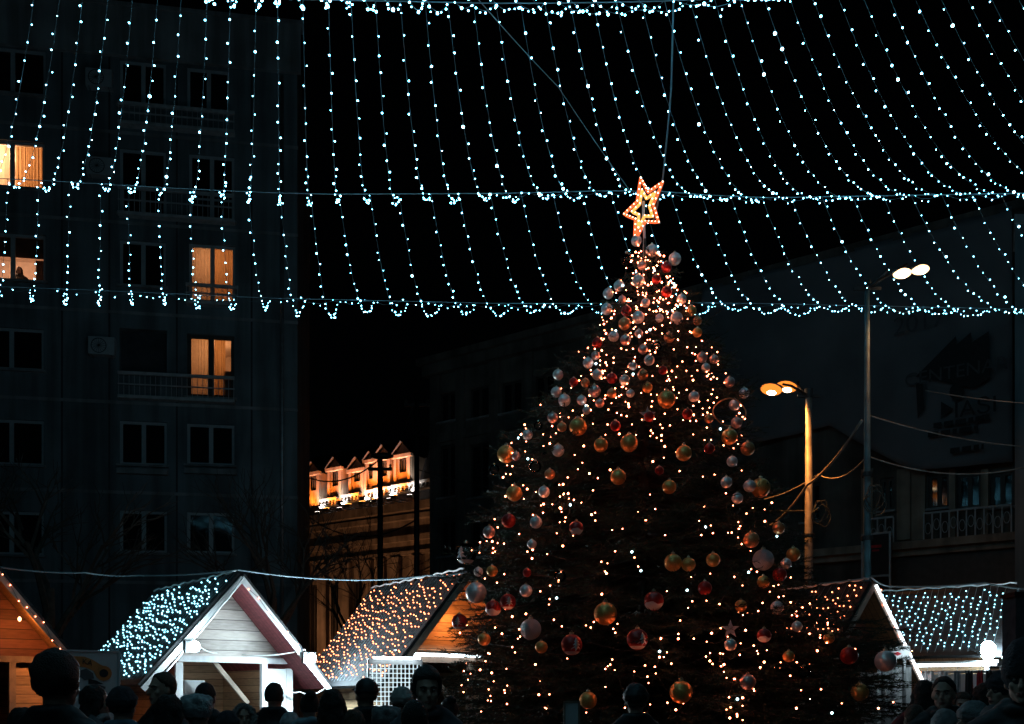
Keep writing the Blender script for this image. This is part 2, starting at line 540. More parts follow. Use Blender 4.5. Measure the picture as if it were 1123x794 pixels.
def window(pl, parent, a, b, c, d, frame_m, panes=2, w=-0.12, fw=0.07, pane_m=None, transom=None, sill=True, name='window'):
    f = MB()
    pl.box(f, a, a + fw, c, d, w - 0.04, w + 0.03); pl.box(f, b - fw, b, c, d, w - 0.04, w + 0.03)
    pl.box(f, a + fw, b - fw, d - fw, d, w - 0.04, w + 0.03); pl.box(f, a + fw, b - fw, c, c + fw, w - 0.04, w + 0.03)
    for i in range(1, panes):
        u = a + (b - a) * i / panes
        pl.box(f, u - fw * .75, u + fw * .75, c + fw, d - fw, w - 0.038, w + 0.032)
    if transom: pl.box(f, a + fw, b - fw, transom - .03, transom + .03, w - 0.036, w + 0.028)
    o = f.build(name, frame_m, parent, world=True)
    g = MB(); g.quad(pl.p(a + fw, c + fw, w - .01), pl.p(b - fw, c + fw, w - .01), pl.p(b - fw, d - fw, w - .01), pl.p(a + fw, d - fw, w - .01))
    g.build('pane', pane_m or M['dark_glass'], o, world=True)
    if sill:
        s = MB(); pl.box(s, a - .08, b + .08, c - .07, c - .003, -.02, .14); s.build('sill', M['plaster_band'], o, world=True)
    return o


def curtain(pl, parent, a, b, c, d, w, m, folds=9, amp=0.045):
    mb = MB(); K = folds * 8
    ph = random.random() * 6
    for i in range(K):
        def pt(j, v):
            t = j / K
            return pl.p(a + (b - a) * t, v, w + amp * (math.sin(t * folds * 6.283 + ph + 1.3 * math.sin(t * 7 + ph)) * (.6 + .5 * math.sin(t * 5 + ph)) + .4 * math.sin(t * folds * 11.9 + 2 * ph)) * (0.7 + 0.3 * (1 if v == c else 0)))
        mb.quad(pt(i, c), pt(i + 1, c), pt(i + 1, d), pt(i, d))
    return mb.build('curtain', m, parent, smooth=True, world=True)


# ------------------------------------------------------------------ apartment block (left)
pa, pb = at(0, HY, 32.0), at(326, HY, 33.5)
ext = (pb - pa).normalized() * 5
AP = Plane(pa - ext, pb)
apt = thing('apartment_block', 'grey seven storey apartment block with some lit windows behind the chalets', 'building', AP.p(AP.len / 2, 0))
apt_wins = []
def pr(x0, y0, x1, y1):
    u0, v1 = AP.pix(x0, y0); u1, _ = AP.pix(x1, y0); _, v0 = AP.pix((x0 + x1) / 2, y1)
    _, v1 = AP.pix((x0 + x1) / 2, y0)
    return u0, u1, v0, v1
WINS = [  # x0,y0,x1,y1, panes, kind
    (-62, 50, 50, 101, 3, 'dark'), (-62, 152, 49, 204, 3, 'amber'), (-62, 254, 50, 306, 3, 'room'), (-62, 358, 48, 404, 3, 'dark'), (-62, 459, 48, 509, 3, 'dark'),
    (131, 67, 182, 117, 2, 'dark'), (205, 75, 252, 123, 2, 'dark'), (131, 164, 182, 236, 2, 'dark'), (207, 170, 257, 242, 2, 'grey'),
    (131, 264, 182, 314, 2, 'dark'), (207, 268, 258, 331, 2, 'curtain'), (131, 361, 183, 410, 0, 'loggia'), (205, 367, 257, 436, 2, 'door'),
    (131, 462, 183, 510, 2, 'dark'), (205, 465, 257, 510, 2, 'dark'), (131, 560, 183, 606, 2, 'dark'), (205, 562, 257, 607, 2, 'dark'), (-62, 560, 48, 608, 3, 'dark')]
holes = []
for wdef in WINS: holes.append(pr(*wdef[:4]))
vtop = AP.pix(323, 31)[1]
wall = MB(); AP.wall(wall, 0, AP.len, 0, vtop, holes)
AP.box(wall, 0.001, AP.len - .001, 0, vtop - .02, -11, -3.4)
wall.quad(AP.p(AP.len, 0), AP.p(AP.len, 0, -11), AP.p(AP.len, vtop, -11), AP.p(AP.len, vtop))
wall.quad(AP.p(0, 0), AP.p(0, vtop), AP.p(0, vtop, -11), AP.p(0, 0, -11))
wall.quad(AP.p(0, vtop), AP.p(AP.len, vtop), AP.p(AP.len, vtop, -11), AP.p(0, vtop, -11))
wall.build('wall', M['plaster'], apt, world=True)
pp = MB(); AP.box(pp, -.1, AP.len + .12, vtop - 1.55, vtop + .003, .0, .16); AP.box(pp, -.15, AP.len + .2, vtop + .003, vtop + .12, -.3, .26)
pp.build('parapet', M['plaster_band'], apt, world=True)
for k in range(7):
    v = AP.pix(160, 148 + 98.2 * k)[1]
    bnd = MB(); AP.box(bnd, 0, AP.len + .03, v - .05, v + .05, .0, .035); bnd.build('storey_band', M['plaster_band'], apt, world=True)
for (wd, h) in zip(WINS, holes):
    a, b, c, d = h; kind = wd[5]
    lit = kind in ('amber', 'room', 'curtain', 'door')
    if kind == 'loggia':
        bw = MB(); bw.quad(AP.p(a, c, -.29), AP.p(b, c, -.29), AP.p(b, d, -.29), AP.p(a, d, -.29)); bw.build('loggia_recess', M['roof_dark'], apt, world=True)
        continue
    w = window(AP, apt, a, b, c, d, M['white_frame'] if kind != 'door' else M['dark_frame'], wd[4], pane_m=M['glass'] if lit else M['dark_glass'], fw=.09 if kind != 'door' else .12,
               transom=(c + (d - c) * .34) if kind in ('grey',) else None)
    if lit:
        rm = MB(); D = 2.6
        A_, B_, C_, D_ = a - .15, b + .15, c - .15, d + .15
        q = lambda u, v, ww: AP.p(u, v, ww)
        rm.quad(q(A_, C_, -D), q(B_, C_, -D), q(B_, D_, -D), q(A_, D_, -D))
        rm.quad(q(A_, C_, -.31), q(A_, C_, -D), q(A_, D_, -D), q(A_, D_, -.31)); rm.quad(q(B_, C_, -.31), q(B_, D_, -.31), q(B_, D_, -D), q(B_, C_, -D))
        rm.quad(q(A_, D_, -.31), q(A_, D_, -D), q(B_, D_, -D), q(B_, D_, -.31)); rm.quad(q(A_, C_, -.31), q(B_, C_, -.31), q(B_, C_, -D), q(A_, C_, -D))
        rm.build('lit_room', M['room_wall'], apt, world=True)
        mid = AP.p(a + (b - a) * (.42 if kind == 'amber' else .5), d - .35, -1.2)
        loc = tuple(wmat(apt).inverted() @ mid)
        if kind == 'amber':
            x1 = a + (b - a) * .66
            curtain(AP, w, x1 + .05, b - .02, c, d, -.35, M['curtain'], 9)
            curtain(AP, w, a, x1 - .15, c, d, -.4, M['curtain_pale'], 8, .02)
            lamp('room_lamp', loc, 150, (1, .62, .36), .12, apt)
        elif kind == 'room':
            curtain(AP, w, a, a + (b - a) * .5, c, d, -.4, M['scarf_black'], 6)
            bl = MB(); AP.box(bl, a, b, c + (d - c) * .58, d, -.36, -.34); bl.build('roller_blind', M['wardrobe'], w, world=True)
            wb = MB(); AP.box(wb, b - .42, b - .02, c, c + (d - c) * .57, -.8, -.45); wb.build('wardrobe', M['wardrobe'], w, world=True)
            lamp('room_lamp', loc, 60, (1, .58, .36), .12, apt)
        elif kind == 'curtain':
            curtain(AP, w, a, a + (b - a) * .45, c, d, -.38, M['curtain_pale'], 6, .03)
            curtain(AP, w, a + (b - a) * .5, b, c, d, -.35, M['curtain'], 5, .03)
            lamp('room_lamp', loc, 24, (1, .5, .24), .12, apt)
        else:
            curtain(AP, w, a + .05, a + (b - a) * .46, c, d, -.42, M['curtain_pale'], 7, .03)
            curtain(AP, w, a + (b - a) * .55, a + (b - a) * .78, c, d, -.42, M['curtain'], 3, .03)
            wb = MB(); AP.box(wb, b - .4, b - .05, c, c + (d - c) * .5, -.8, -.45); wb.build('wardrobe', M['wardrobe'], w, world=True)
            lamp('room_lamp', loc, 22, (1, .5, .22), .12, apt)
# balcony rails and parapets
for (x0, x1, y0, y1) in ((131, 258, 117, 142), (131, 258, 209, 240), (205, 262, 315, 334), (131, 258, 411, 438)):
    u0, v0 = AP.pix(x0, y0); u1, _ = AP.pix(x1, y0); vb = AP.pix((x0 + x1) / 2, y1)[1]
    rl = MB(); AP.box(rl, u0, u1, v0 - .05, v0 + .05, .20, .28); AP.box(rl, u0, u1, (v0 + vb) / 2 - .02, (v0 + vb) / 2 + .02, .22, .26)
    n = int((u1 - u0) / .16)
    for i in range(n + 1):
        u = u0 + .02 + (u1 - u0 - .04) * i / n
        AP.box(rl, u - .008, u + .008, vb, v0 - .05, .232, .248)
    AP.box(rl, u0, u1, vb - .1, vb, .0, .3)
    rl.build('balcony_railing', M['rail'], apt, world=True)
for (x0, x1, y) in ((131, 183, 516), (205, 258, 516)):
    u0, v = AP.pix(x0, y); u1, _ = AP.pix(x1, y)
    s = MB(); AP.box(s, u0 - .05, u1 + .05, v - .12, v + .05, .0, .2); s.build('ledge', M['plaster_band'], apt, world=True)
for x in (68, 120, 194, 276):
    u, _ = AP.pix(x, 300); j_ = MB(); AP.box(j_, u - .03, u + .03, 0, vtop - 1.56, .0, .012); j_.build('panel_joint', M['roof_dark'], apt, world=True)
dp = MB(); u, _ = AP.pix(262, 300)
dp.tube([AP.p(u + 1.4, .1, .09), AP.p(u + 1.4, vtop - 1.7, .09)], .06); dp.build('downpipe', M['metal'], apt, smooth=True, world=True)
for i, (x, y, lab) in enumerate(((111, 92, 'topmost outdoor air conditioning unit on the grey apartment wall'), (112, 188, 'outdoor air conditioning unit beside the bright amber window, second from top'),
                                 (114, 383, 'lowest outdoor air conditioning unit, left of the dark loggia'))):
    u, v = AP.pix(x, y); P0 = AP.p(u, v - .3)
    ac = thing('air_conditioner', lab, 'air conditioner', P0, math.atan2(AP.d.y, AP.d.x), 'air conditioning units on the apartment wall')
    b = MB(); b.box((-.4, -.36, .02), (.4, -.06, .58)); b.build('casing', M['white_frame'], ac)
    r = MB(); r.tube([Vector((-.08 + .23 * math.cos(t), -.365, .3 + .23 * math.sin(t))) for t in [k * .2618 for k in range(24)]], .012, 6, closed=True)
    for k in range(8):
        t = k * math.pi / 8; r.bar((-.08 - .22 * math.cos(t), -.367, .3 - .22 * math.sin(t)), (-.08 + .22 * math.cos(t), -.367, .3 + .22 * math.sin(t)), .008)
    r.build('fan_grille', M['black_metal'], ac)
    for s in (-.3, .3):
        k = MB(); k.bar((s, -.36, 0), (s, 0, 0), .03); k.bar((s, -.02, 0), (s, -.02, .25), .03); k.build('bracket', M['metal'], ac)

# ------------------------------------------------------------------ long dark town house with the tarpaulin (right)
TH = Plane((-3.14, 40.0), (16.2, 25.8))
th = thing('town_house', 'long dark old town house behind the tree with a wrapped upper facade', 'building', TH.p(TH.len / 2, 0))
thtop = CAMZ + 365 / F * 40
tw = []
def prt(x0, y0, x1, y1):
    u0, _ = TH.pix(x0, y0); u1, _ = TH.pix(x1, y0); v1 = TH.pix((x0 + x1) / 2, y0)[1]; v0 = TH.pix((x0 + x1) / 2, y1)[1]
    return u0, u1, v0, v1
TW = [(482, 430, 500, 462), (515, 424, 536, 458), (550, 418, 572, 452), (482, 488, 500, 545), (515, 486, 538, 545), (482, 570, 500, 610), (515, 570, 538, 610), (586, 410, 608, 446), (590, 480, 612, 545),
      (965, 524, 980, 560), (1018, 520, 1041, 557), (1050, 519, 1076, 557), (1086, 518, 1112, 556), (880, 530, 900, 572)]
th_holes = [prt(*t) for t in TW]
mb = MB(); TH.wall(mb, 0, TH.len, 0, thtop, th_holes)
TH.box(mb, .001, TH.len - .001, .02, thtop - .02, -9, -.5)
mb.quad(TH.p(0, 0), TH.p(0, thtop), TH.p(0, thtop, -9), TH.p(0, 0, -9)); mb.quad(TH.p(TH.len, 0), TH.p(TH.len, 0, -9), TH.p(TH.len, thtop, -9), TH.p(TH.len, thtop))
mb.build('wall', M['stone'], th, world=True)
c = MB(); TH.box(c, -.3, TH.len + .3, thtop - .5, thtop - .1, .0, .35); TH.box(c, -.45, TH.len + .45, thtop - .1, thtop + .15, -.3, .55); c.build('cornice', M['stone'], th, world=True)
rf = MB()
rf.quad(TH.p(-.3, thtop + .15, .4), TH.p(TH.len + .3, thtop + .15, .4), TH.p(TH.len + .3, thtop + 1.2, -4.5), TH.p(-.3, thtop + 1.2, -4.5))
rf.quad(TH.p(-.3, thtop + 1.2, -4.5), TH.p(TH.len + .3, thtop + 1.2, -4.5), TH.p(TH.len + .3, thtop + .15, -9.4), TH.p(-.3, thtop + .15, -9.4))
rf.build('roof', M['roof_dark'], th, world=True)
for h in th_holes: window(TH, th, *h, M['dark_frame'], 2, fw=.08)
for y, hh in ((474, .35), (560, .3)):
    v = TH.pix(520, y)[1]; b = MB(); TH.box(b, 0, TH.pix(700, y)[0], v - hh / 2, v + hh / 2, 0, .14); b.build('string_course', M['stone'], th, world=True)
for x in (478, 506, 543, 580):
    u, _ = TH.pix(x, 500); b = MB(); TH.box(b, u - .22, u + .22, 0, thtop - .5, 0, .12); b.build('pilaster', M['stone'], th, world=True)
for x0, x1 in ((946, 959), (985, 1000), (1001, 1016), (1042, 1049), (1077, 1085)):
    u0, v1 = TH.pix(x0, 516); u1, v0 = TH.pix(x1, 592); b = MB(); TH.box(b, u0, u1, v0, v1, 0, .16); b.build('pilaster', M['stone_warm'], th, world=True)
u0 = TH.pix(880, 590)[0]; vl = TH.pix(1050, 591)[1]
b = MB(); TH.box(b, u0, TH.len, vl - .22, vl, 0, .45); TH.box(b, u0, TH.len, vl - .4, vl - .221, 0, .25); b.build('ledge', M['stone_warm'], th, world=True)
# ornamental iron balustrade
b = MB(); v0, v1 = vl, TH.pix(1050, 563)[1]
for ua, ub in ((TH.pix(958, 580)[0], TH.pix(984, 580)[0]), (TH.pix(1017, 580)[0], TH.pix(1112, 580)[0])):
    TH.box(b, ua, ub, v1, v1 + .05, .36, .42)
    n = int((ub - ua) / .22)
    for i in range(n + 1):
        u = ua + (ub - ua) * i / n
        TH.box(b, u - .018, u + .018, v0, v1, .37, .41)
        if i < n:
            cc = u + (ub - ua) / n / 2
            b.tube([TH.p(cc + .08 * math.cos(t), (v0 + v1) / 2 + .16 * math.sin(t) + (.05 if i % 2 else -.05), .39) for t in [k * .6283 for k in range(10)]], .012, 5, closed=True)
b.build('balcony_railing', M['rail'], th, world=True)
# shop front in the ground floor
sf = MB(); ua = TH.pix(960, 600)[0]; TH.box(sf, ua, TH.len - .4, .1, TH.pix(1050, 606)[1], 0, .08); sf.build('shop_front', M['dark_frame'], th, world=True)
# tarpaulin: a thing that hangs on the house
tp = thing('printed_tarpaulin', 'huge grey printed banner reading CENTENAR hung over the dark town house', 'banner', TH.p(TH.pix(940, 400)[0], thtop))
ua, ub = TH.pix(778, 300)[0], TH.pix(1114, 300)[0]
vt = thtop - .02
NU, NV = 60, 30
mb = MB()
def tarp_bottom(u):
    x = ua + 0; px_bottoms = ((TH.pix(778, 0)[0], 505), (TH.pix(915, 0)[0], 470), (TH.pix(960, 0)[0], 496), (TH.pix(1008, 0)[0], 521), (TH.pix(1114, 0)[0], 510))
    for (a, ya), (b_, yb) in zip(px_bottoms, px_bottoms[1:]):
        if u <= b_ + 1e-6:
            t = (u - a) / (b_ - a); py = ya + (yb - ya) * t; break
    Y = TH.p(u, 0).y
    return CAMZ + (HY - py) / F * Y
def tarp_pt(i, j):
    u = ua + (ub - ua) * i / NU; v = tarp_bottom(u) + (vt - tarp_bottom(u)) * j / NV
    q_ = Vector((u * .55, v * .16, 3.0)); w = .55 + .16 * mnoise.noise(q_) + .07 * mnoise.noise(q_ * 3.1) + (0.14 * (1 - j / NV) ** 2 * math.sin(u * 1.1))
    return TH.p(u, v, w)
for i in range(NU):
    for j in range(NV):
        mb.quad(tarp_pt(i, j), tarp_pt(i + 1, j), tarp_pt(i + 1, j + 1), tarp_pt(i, j + 1))
cl = mb.build('cloth', M['tarp'], tp, smooth=True, world=True)
sl = cl.modifiers.new('s', 'SOLIDIFY'); sl.thickness = .01
def tshape(pts, m, name, w=.84):
    s = MB(); n = len(pts)
    P = [TH.p(*TH.pix(x, y), w) for x, y in pts]; Q = [p - TH.n * .012 for p in P]
    s.poly(P); s.poly(list(reversed(Q)))
    for i in range(n): s.quad(P[i], Q[i], Q[(i + 1) % n], P[(i + 1) % n])
    return s.build(name, m, tp, world=True)
tshape([(1013, 421), (1056, 378), (1057, 387), (1072, 374), (1073, 385), (1091, 373), (1092, 423), (1075, 434)], M['tarp_black'], 'printed_house_shape')
tshape([(1013, 428), (1020, 428), (1022, 455), (1015, 466)], M['tarp_black'], 'printed_bar', .845)
tshape([(1040, 448), (1053, 456), (1040, 467)], M['tarp_black'], 'printed_arrow', .845)
tshape([(1066 + -9 + 8 * math.cos(t), 438 + 9 * math.sin(t)) for t in [k * .5236 for k in range(12)]], M['tarp_black'], 'printed_disc', .855)
rot = Matrix((( TH.d.x, 0, TH.n.x, 0), (TH.d.y, 0, TH.n.y, 0), (0, 1, 0, 0), (0, 0, 0, 1)))
for s, x, y, size, m, w in (('CENTENAR', 1055, 417, .52, M['tarp_grey'], .87), ('IAȘI', 1077, 455, .62, M['tarp_black'], .86), ('2017', 1016, 364, .7, M['tarp_grey'], .86)):
    o = bpy.data.objects.new('lettering', textmesh(s, size, 'lettering', m)); COL.objects.link(o); o.parent = tp
    mw = rot.copy(); mw.translation = TH.p(*TH.pix(x, y), w)
    o.matrix_local = wmat(tp).inverted() @ mw
for x0, x1, y in ((1032, 1094, 474), (1026, 1080, 484), (1050, 1086, 501)):
    u0, v = TH.pix(x0, y); u1, _ = TH.pix(x1, y); s = MB(); k = u0
    while k < u1:
        l = random.uniform(.1, .32); TH.box(s, k, min(k + l, u1), v - .07, v + .07,   .845, .855); k += l + .06
    s.build('text_line', M['tarp_black'], tp, world=True)

# notice board below it
u, v = TH.pix(972, 610)
nb = thing('notice_board', 'black framed notice board with red lettering between the poles', 'notice board', TH.p(u, .0, 1.0), math.atan2(TH.d.y, TH.d.x))
b = MB(); b.box((-.36, -.05, v - .65), (.36, .02, v + .5)); b.build('panel', M['tarp_black'], nb)
b = MB(); b.bar((-.39, 0, 0), (-.39, 0, v + .56), .06); b.bar((.39, 0, 0), (.39, 0, v + .56), .06); b.bar((-.36, 0, v + .53), (.36, 0, v + .53), .06); b.bar((-.36, 0, v - .68), (.36, 0, v - .68), .06)
b.build('frame', M['metal'], nb)
b = MB(); b.box((-.16, -.06, v + .12), (.16, -.051, v + .2)); b.box((-.1, -.06, v + .02), (.1, -.051, v + .07)); b.build('red_print', M['scarf_red'], nb)

# ------------------------------------------------------------------ floodlit mansard house (far, centre left)
MH = Plane((-14.4, 66.8), (-4.2, 59.8))
mh = thing('mansard_house', 'distant floodlit house with five orange lit dormers and a mansard roof', 'building', MH.p(MH.len / 2, 0))
vb = MH.pix(440, 538)[1]
wb_, wins = MB(), []
mh_holes = []
for x0, x1 in ((340, 348), (363, 371), (388, 397), (410, 416), (423, 432), (442, 452)):
    u0, _ = MH.pix(x0, 0); u1, _ = MH.pix(x1, 0); Ym = MH.p(u0, 0).y
    mh_holes.append((u0, u1, 3.6, 9.0))
vw = vb - 1.0
MH.wall(wb_, 0, MH.len + 3, 0, vw, mh_holes, .4)
MH.box(wb_, 0, MH.len + 3, .02, vw - .02, -9, -.6)
wb_.build('wall', M['stone_warm'], mh, world=True)
for h in mh_holes: window(MH, mh, *h, M['dark_frame'], 2, fw=.12)
for dv, hh, ww in ((-.2, .5, .8), (-.75, .3, .45), (-2.0, .35, .3), (-2.9, .25, .2)):
    b = MB(); MH.box(b, -.3, MH.len + 3.2, vw + dv - hh / 2, vw + dv + hh / 2, 0, ww); b.build('cornice', M['stone_warm'], mh, world=True)
for x in (336, 356, 381, 405, 419, 435, 458):
    u, _ = MH.pix(x, 0); b = MB(); MH.box(b, u - .4, u + .4, 0, vw - 3.1, 0, .3); b.build('pilaster', M['stone_warm'], mh, world=True)
rf = MB()
for (v0, w0, v1, w1) in ((vw + .05, .2, vw + 4.6, -1.6), (vw + 4.6, -1.6, vw + 5.2, -8)):
    rf.quad(MH.p(0, v0, w0), MH.p(MH.len + 1, v0, w0), MH.p(MH.len + 1, v1, w1), MH.p(0, v1, w1))
rf.quad(MH.p(MH.len + 1, vw, .2), MH.p(MH.len + 1, vw, -8), MH.p(MH.len + 1, vw + 5.2, -8), MH.p(MH.len + 1, vw + 4.6, -1.6))
rf.build('roof', M['roof_dark'], mh, world=True)
FLOODS = []
for k, (px, py, hw) in enumerate(((341, 509, 9), (365, 504, 9), (389, 504, 10), (404, 498, 7), (418, 491, 10), (439, 487, 11))):
    px += 7; u, vpk = MH.pix(px, py); s = MH.p(u, 0).y / F
    hwp = hw * .86; hw = (MH.pix(px + hwp, py)[0] - MH.pix(px - hwp, py)[0]) / 2; vb0 = MH.pix(px, 557 - (px - 341) * .19)[1]; vsh = vpk - hwp * s * 1.5
    d = MB()
    front = .35
    hole = (u - hw * .38, u + hw * .38, vb0 + 1.0, vsh - .15)
    # front with an opening, gable, cheeks, two roof slopes
    us = (u - hw, hole[0], hole[1], u + hw)
    d.quad(MH.p(us[0], vb0, front), MH.p(us[1], vb0, front), MH.p(us[1], vsh, front), MH.p(us[0], vsh, front))
    d.quad(MH.p(us[2], vb0, front), MH.p(us[3], vb0, front), MH.p(us[3], vsh, front), MH.p(us[2], vsh, front))
    d.quad(MH.p(us[1], vb0, front), MH.p(us[2], vb0, front), MH.p(us[2], hole[2], front), MH.p(us[1], hole[2], front))
    d.quad(MH.p(us[1], hole[3], front), MH.p(us[2], hole[3], front), MH.p(us[2], vsh, front), MH.p(us[1], vsh, front))
    d.poly([MH.p(u - hw * 1.12, vsh, front), MH.p(u + hw * 1.12, vsh, front), MH.p(u, vpk, front)])
    for sgn in (-1, 1):
        d.quad(MH.p(u + sgn * hw, vb0, front), MH.p(u + sgn * hw, vsh, front), MH.p(u + sgn * hw, vsh, -2.6), MH.p(u + sgn * hw, vb0, -2.6))
        MH.box(d, u + sgn * hw * .8 - .1, u + sgn * hw * .8 + .1, vb0, vsh, front, front + .12)
    MH.box(d, u - hw * 1.15, u + hw * 1.15, vsh - .12, vsh + .08, front + .001, front + .2)
    do = d.build('dormer', M['stone_warm'], mh, world=True)
    r = MB()
    for sgn in (-1, 1):
        r.quad(MH.p(u, vpk + .08, front + .25), MH.p(u + sgn * hw * 1.2, vsh + .05, front + .25), MH.p(u + sgn * hw * 1.2, vsh + .05, -2.6), MH.p(u, vpk + .08, -2.6))
    r.build('dormer_roof', M['roof_dark'], do, world=True)
    window(MH, do, *hole, M['dark_frame'], 2, w=front - .15, fw=.08, sill=False, name='dormer_window')
    # uplight at its foot
    FLOODS.append((u, vb0, hw))
    # balustrade piece between
    if k < 6:
        bu = u + hw * 1.35
        b = MB(); MH.box(b, bu, bu + 1.5, vb0 + .15, vb0 + .27, .45, .7); MH.box(b, bu, bu + 1.5, vb0 - .3, vb0 - .2, .45, .7)
        for i in range(5): b.tube([MH.p(bu + .15 + .3 * i, vb0 - .35 + z, .57) for z in (.15, .28, .38, .5)], [.05, .11, .06, .08], 6)
        b.build('balustrade', M['plaster_band'], mh, world=True)
for k, (u, v, hw) in enumerate(FLOODS):
    P0 = MH.p(u, v - .75, 1.15)
    fl = thing('floodlight', f'small amber uplight at the foot of the {ordw(k)} dormer from the left', 'floodlight', P0, math.atan2(MH.d.y, MH.d.x), 'amber uplights on the mansard house')
    b = MB(); b.box((-.2, -.12, 0), (.2, .12, .2)); b.build('housing', M['black_metal'], fl)
    b = MB(); b.box((-.17, -.09, .203), (.17, .09, .22)); b.build('lens', M['flood_amber'], fl)
    b = MB(); b.bar((0, .1, .05), (0, .95, .05), .05); b.build('bracket', M['metal'], fl)
    l = lamp('beam', (0, 0, .3), 900, (1.0, .21, .022), .15, fl, 'SPOT', spot=R(105), blend=.6); aim(l, MH.p(u, v + 3.2, .1))
    if k < 6:
        P1 = MH.p(u + hw * 1.5, v - .75, .95)
        f2 = thing('floodlight', f'small white uplight right of the {ordw(k)} dormer from the left', 'floodlight', P1, math.atan2(MH.d.y, MH.d.x), 'white uplights on the mansard house')
        b = MB(); b.box((-.15, -.1, 0), (.15, .1, .16)); b.build('housing', M['black_metal'], f2)
        b = MB(); b.box((-.13, -.08, .163), (.13, .08, .18)); b.build('lens', M['flood_small'], f2)
        l = lamp('beam', (0, 0, .25), 420, (1.0, .86, .76), .12, f2, 'SPOT', spot=R(95), blend=.6); aim(l, MH.p(u + hw * 1.2, v + 3.0, -.6))
for k, u in enumerate((2.5, 8.0, 13.5, 19.0, 23.0)):  # row of floodlights out of view, added to light the lower wall
    P0 = MH.p(u, 2.2, 5.5)
    fl = thing('floodlight', f'unseen amber facade floodlight added on a stand before the mansard house, {ordw(k)} from the left', 'floodlight', P0, math.atan2(MH.d.y, MH.d.x), 'unseen facade floodlights added before the mansard house')
    b = MB(); b.box((-.25, -.15, -.15), (.25, .12, .15)); b.build('housing', M['black_metal'], fl)
    b = MB(); b.box((-.2, .125, -.12), (.2, .14, .12)); b.build('lens', M['flood_amber'], fl)
    b = MB(); b.tube([(0, 0, -2.2), (0, 0, -.15)], .05, 8); b.build('stand', M['metal'], fl)
    l = lamp('beam', (0, .35, 0), 650, (1.0, .45, .20), .15, fl, 'SPOT', spot=R(95), blend=.7); aim(l, MH.p(u, 8.5, 0))
# the low warm glow on this wall comes from the unseen row above

# ------------------------------------------------------------------ street lamps, poles, utility cables
def street_lamp(px, ptop, Y, heads, label, glass_m, col, power, pole_m, r0=.13, r1=.075, hs=.85):
    top = at(px, ptop, Y); L = thing('street_lamp', label, 'street lamp', (top.x, top.y, 0))
    H = top.z
    b = MB(); b.tube([(0, 0, 0), (0, 0, .6), (0, 0, .65), (0, 0, H * .5), (0, 0, H)], [r0 * 1.5, r0 * 1.45, r0, (r0 + r1) / 2, r1], 12); b.build('pole', pole_m, L, smooth=True)
    b = MB(); b.box((-.28, -.03, H - .08), (.28, .03, H - .02)); b.tube([(0, 0, H - .1), (0, 0, H + .12)], r1 * 1.3, 10); b.build('crossbar', M['black_metal'], L)
    for k in range(3):
        z = H * (.35 + .13 * k); b = MB(); b.lathe([(r0 * 1.15, 0), (r0 * 1.2, .02), (r0 * 1.2, .08), (r0 * 1.15, .1)], (0, 0, z), 12); b.build('clamp', M['black_metal'], L)
    b = MB(); b.box((.05, -.22, H * .3), (.3, -.02, H * .3 + .5)); b.build('junction_box', M['black_metal'], L)
    for (hx, hy) in heads:
        p = at(hx, hy, Y); d = Vector((p.x - top.x, 0, p.z - H))
        sg = 1 if d.x > 0 else -1
        depth = -.35 if (hx, hy) == heads[0] else .35
        hp = Vector((d.x, depth, p.z))
        # keep the picture position after moving it in depth
        k = (Y + depth) / Y; hp.x = p.x * k - top.x; hp.z = CAMZ + (p.z - CAMZ) * k
        a = MB(); a.tube([(0, 0, H - .05), (hp.x * .5, depth * .6, (H + hp.z) / 2 + .12), (hp.x - sg * .25, depth, hp.z + .1)], [.035, .03, .028], 8)
        ao = a.build('arm', M['black_metal'], L, smooth=True)
        h = MB(); h.ell((0, 0, .05), (.30, .13, .10), 16, 8); ho = h.build('lamp_head', M['metal'], L, smooth=True); ho.location = hp; ho.scale = (hs,) * 3; ho.rotation_euler = (R(18), R(-8 * sg), 0)
        gl = MB(); gl.ell((sg * .03, -.03, -.03), (.30, .19, .16), 16, 8); go = gl.build('lamp_glass_halo', glass_m, ho, smooth=True)  # bowl enlarged to stand in for the glow halo round the lamp
        bu = MB(); bu.ell((sg * .03, -.13, -.10), (.14, .10, .085), 14, 8); bu.build('burner', M['burner'], ho, smooth=True)
        lamp('lamp_light', (hp.x, hp.y - .05, hp.z - .22), power, col, .12, L, 'SPOT', rot=(0, R(-14 * sg), 0), spot=R(128), blend=.5)
    return L
street_lamp(887, 432, 24, [(847, 426), (864, 423)], 'street lamp with two glowing orange heads on a pale orange pole', M['sodium'], (1, .33, .06), 650, M['lamp_pole'])
street_lamp(951, 314, 20.5, [(988, 299), (1008, 295)], 'taller street lamp with two pale white heads on a blue green pole', M['sodium_pale'], (1, .42, .15), 60, M['teal_pole'], .10, .048, .62)
def pole(px, ptop, Y, r, label, head=False, m='black_metal'):
    top = at(px, ptop, Y); P = thing('utility_pole', label, 'pole', (top.x, top.y, 0))
    b = MB(); b.tube([(0, 0, 0), (0, 0, top.z)], [r * 1.3, r], 10); b.build('shaft', M[m], P, smooth=True)
    b = MB(); b.box((-.5, -.05, top.z - .5), (.5, .05, top.z - .38)); b.build('crossarm', M['black_metal'], P)
    for s in (-.42, 0, .42):
        b = MB(); b.lathe([(.0, .16), (.05, .14), (.06, .08), (.03, .06), (.06, .03), (.03, 0)], (s, 0, top.z - .38), 10); b.build('insulator', M['dark_frame'], P)
    if head:
        b = MB(); b.ell((.1, -.25, top.z + .05), (.5, .22, .14), 14, 8); b.build('unlit_lamp_head', M['black_metal'], P, smooth=True)
    return top
t1 = pole(457, 432, 40, .10, 'tall thin dark pole right of the floodlit mansard house')
t2 = pole(417, 503, 42, .11, 'shorter dark pole with an unlit lamp in front of the mansard house', True)
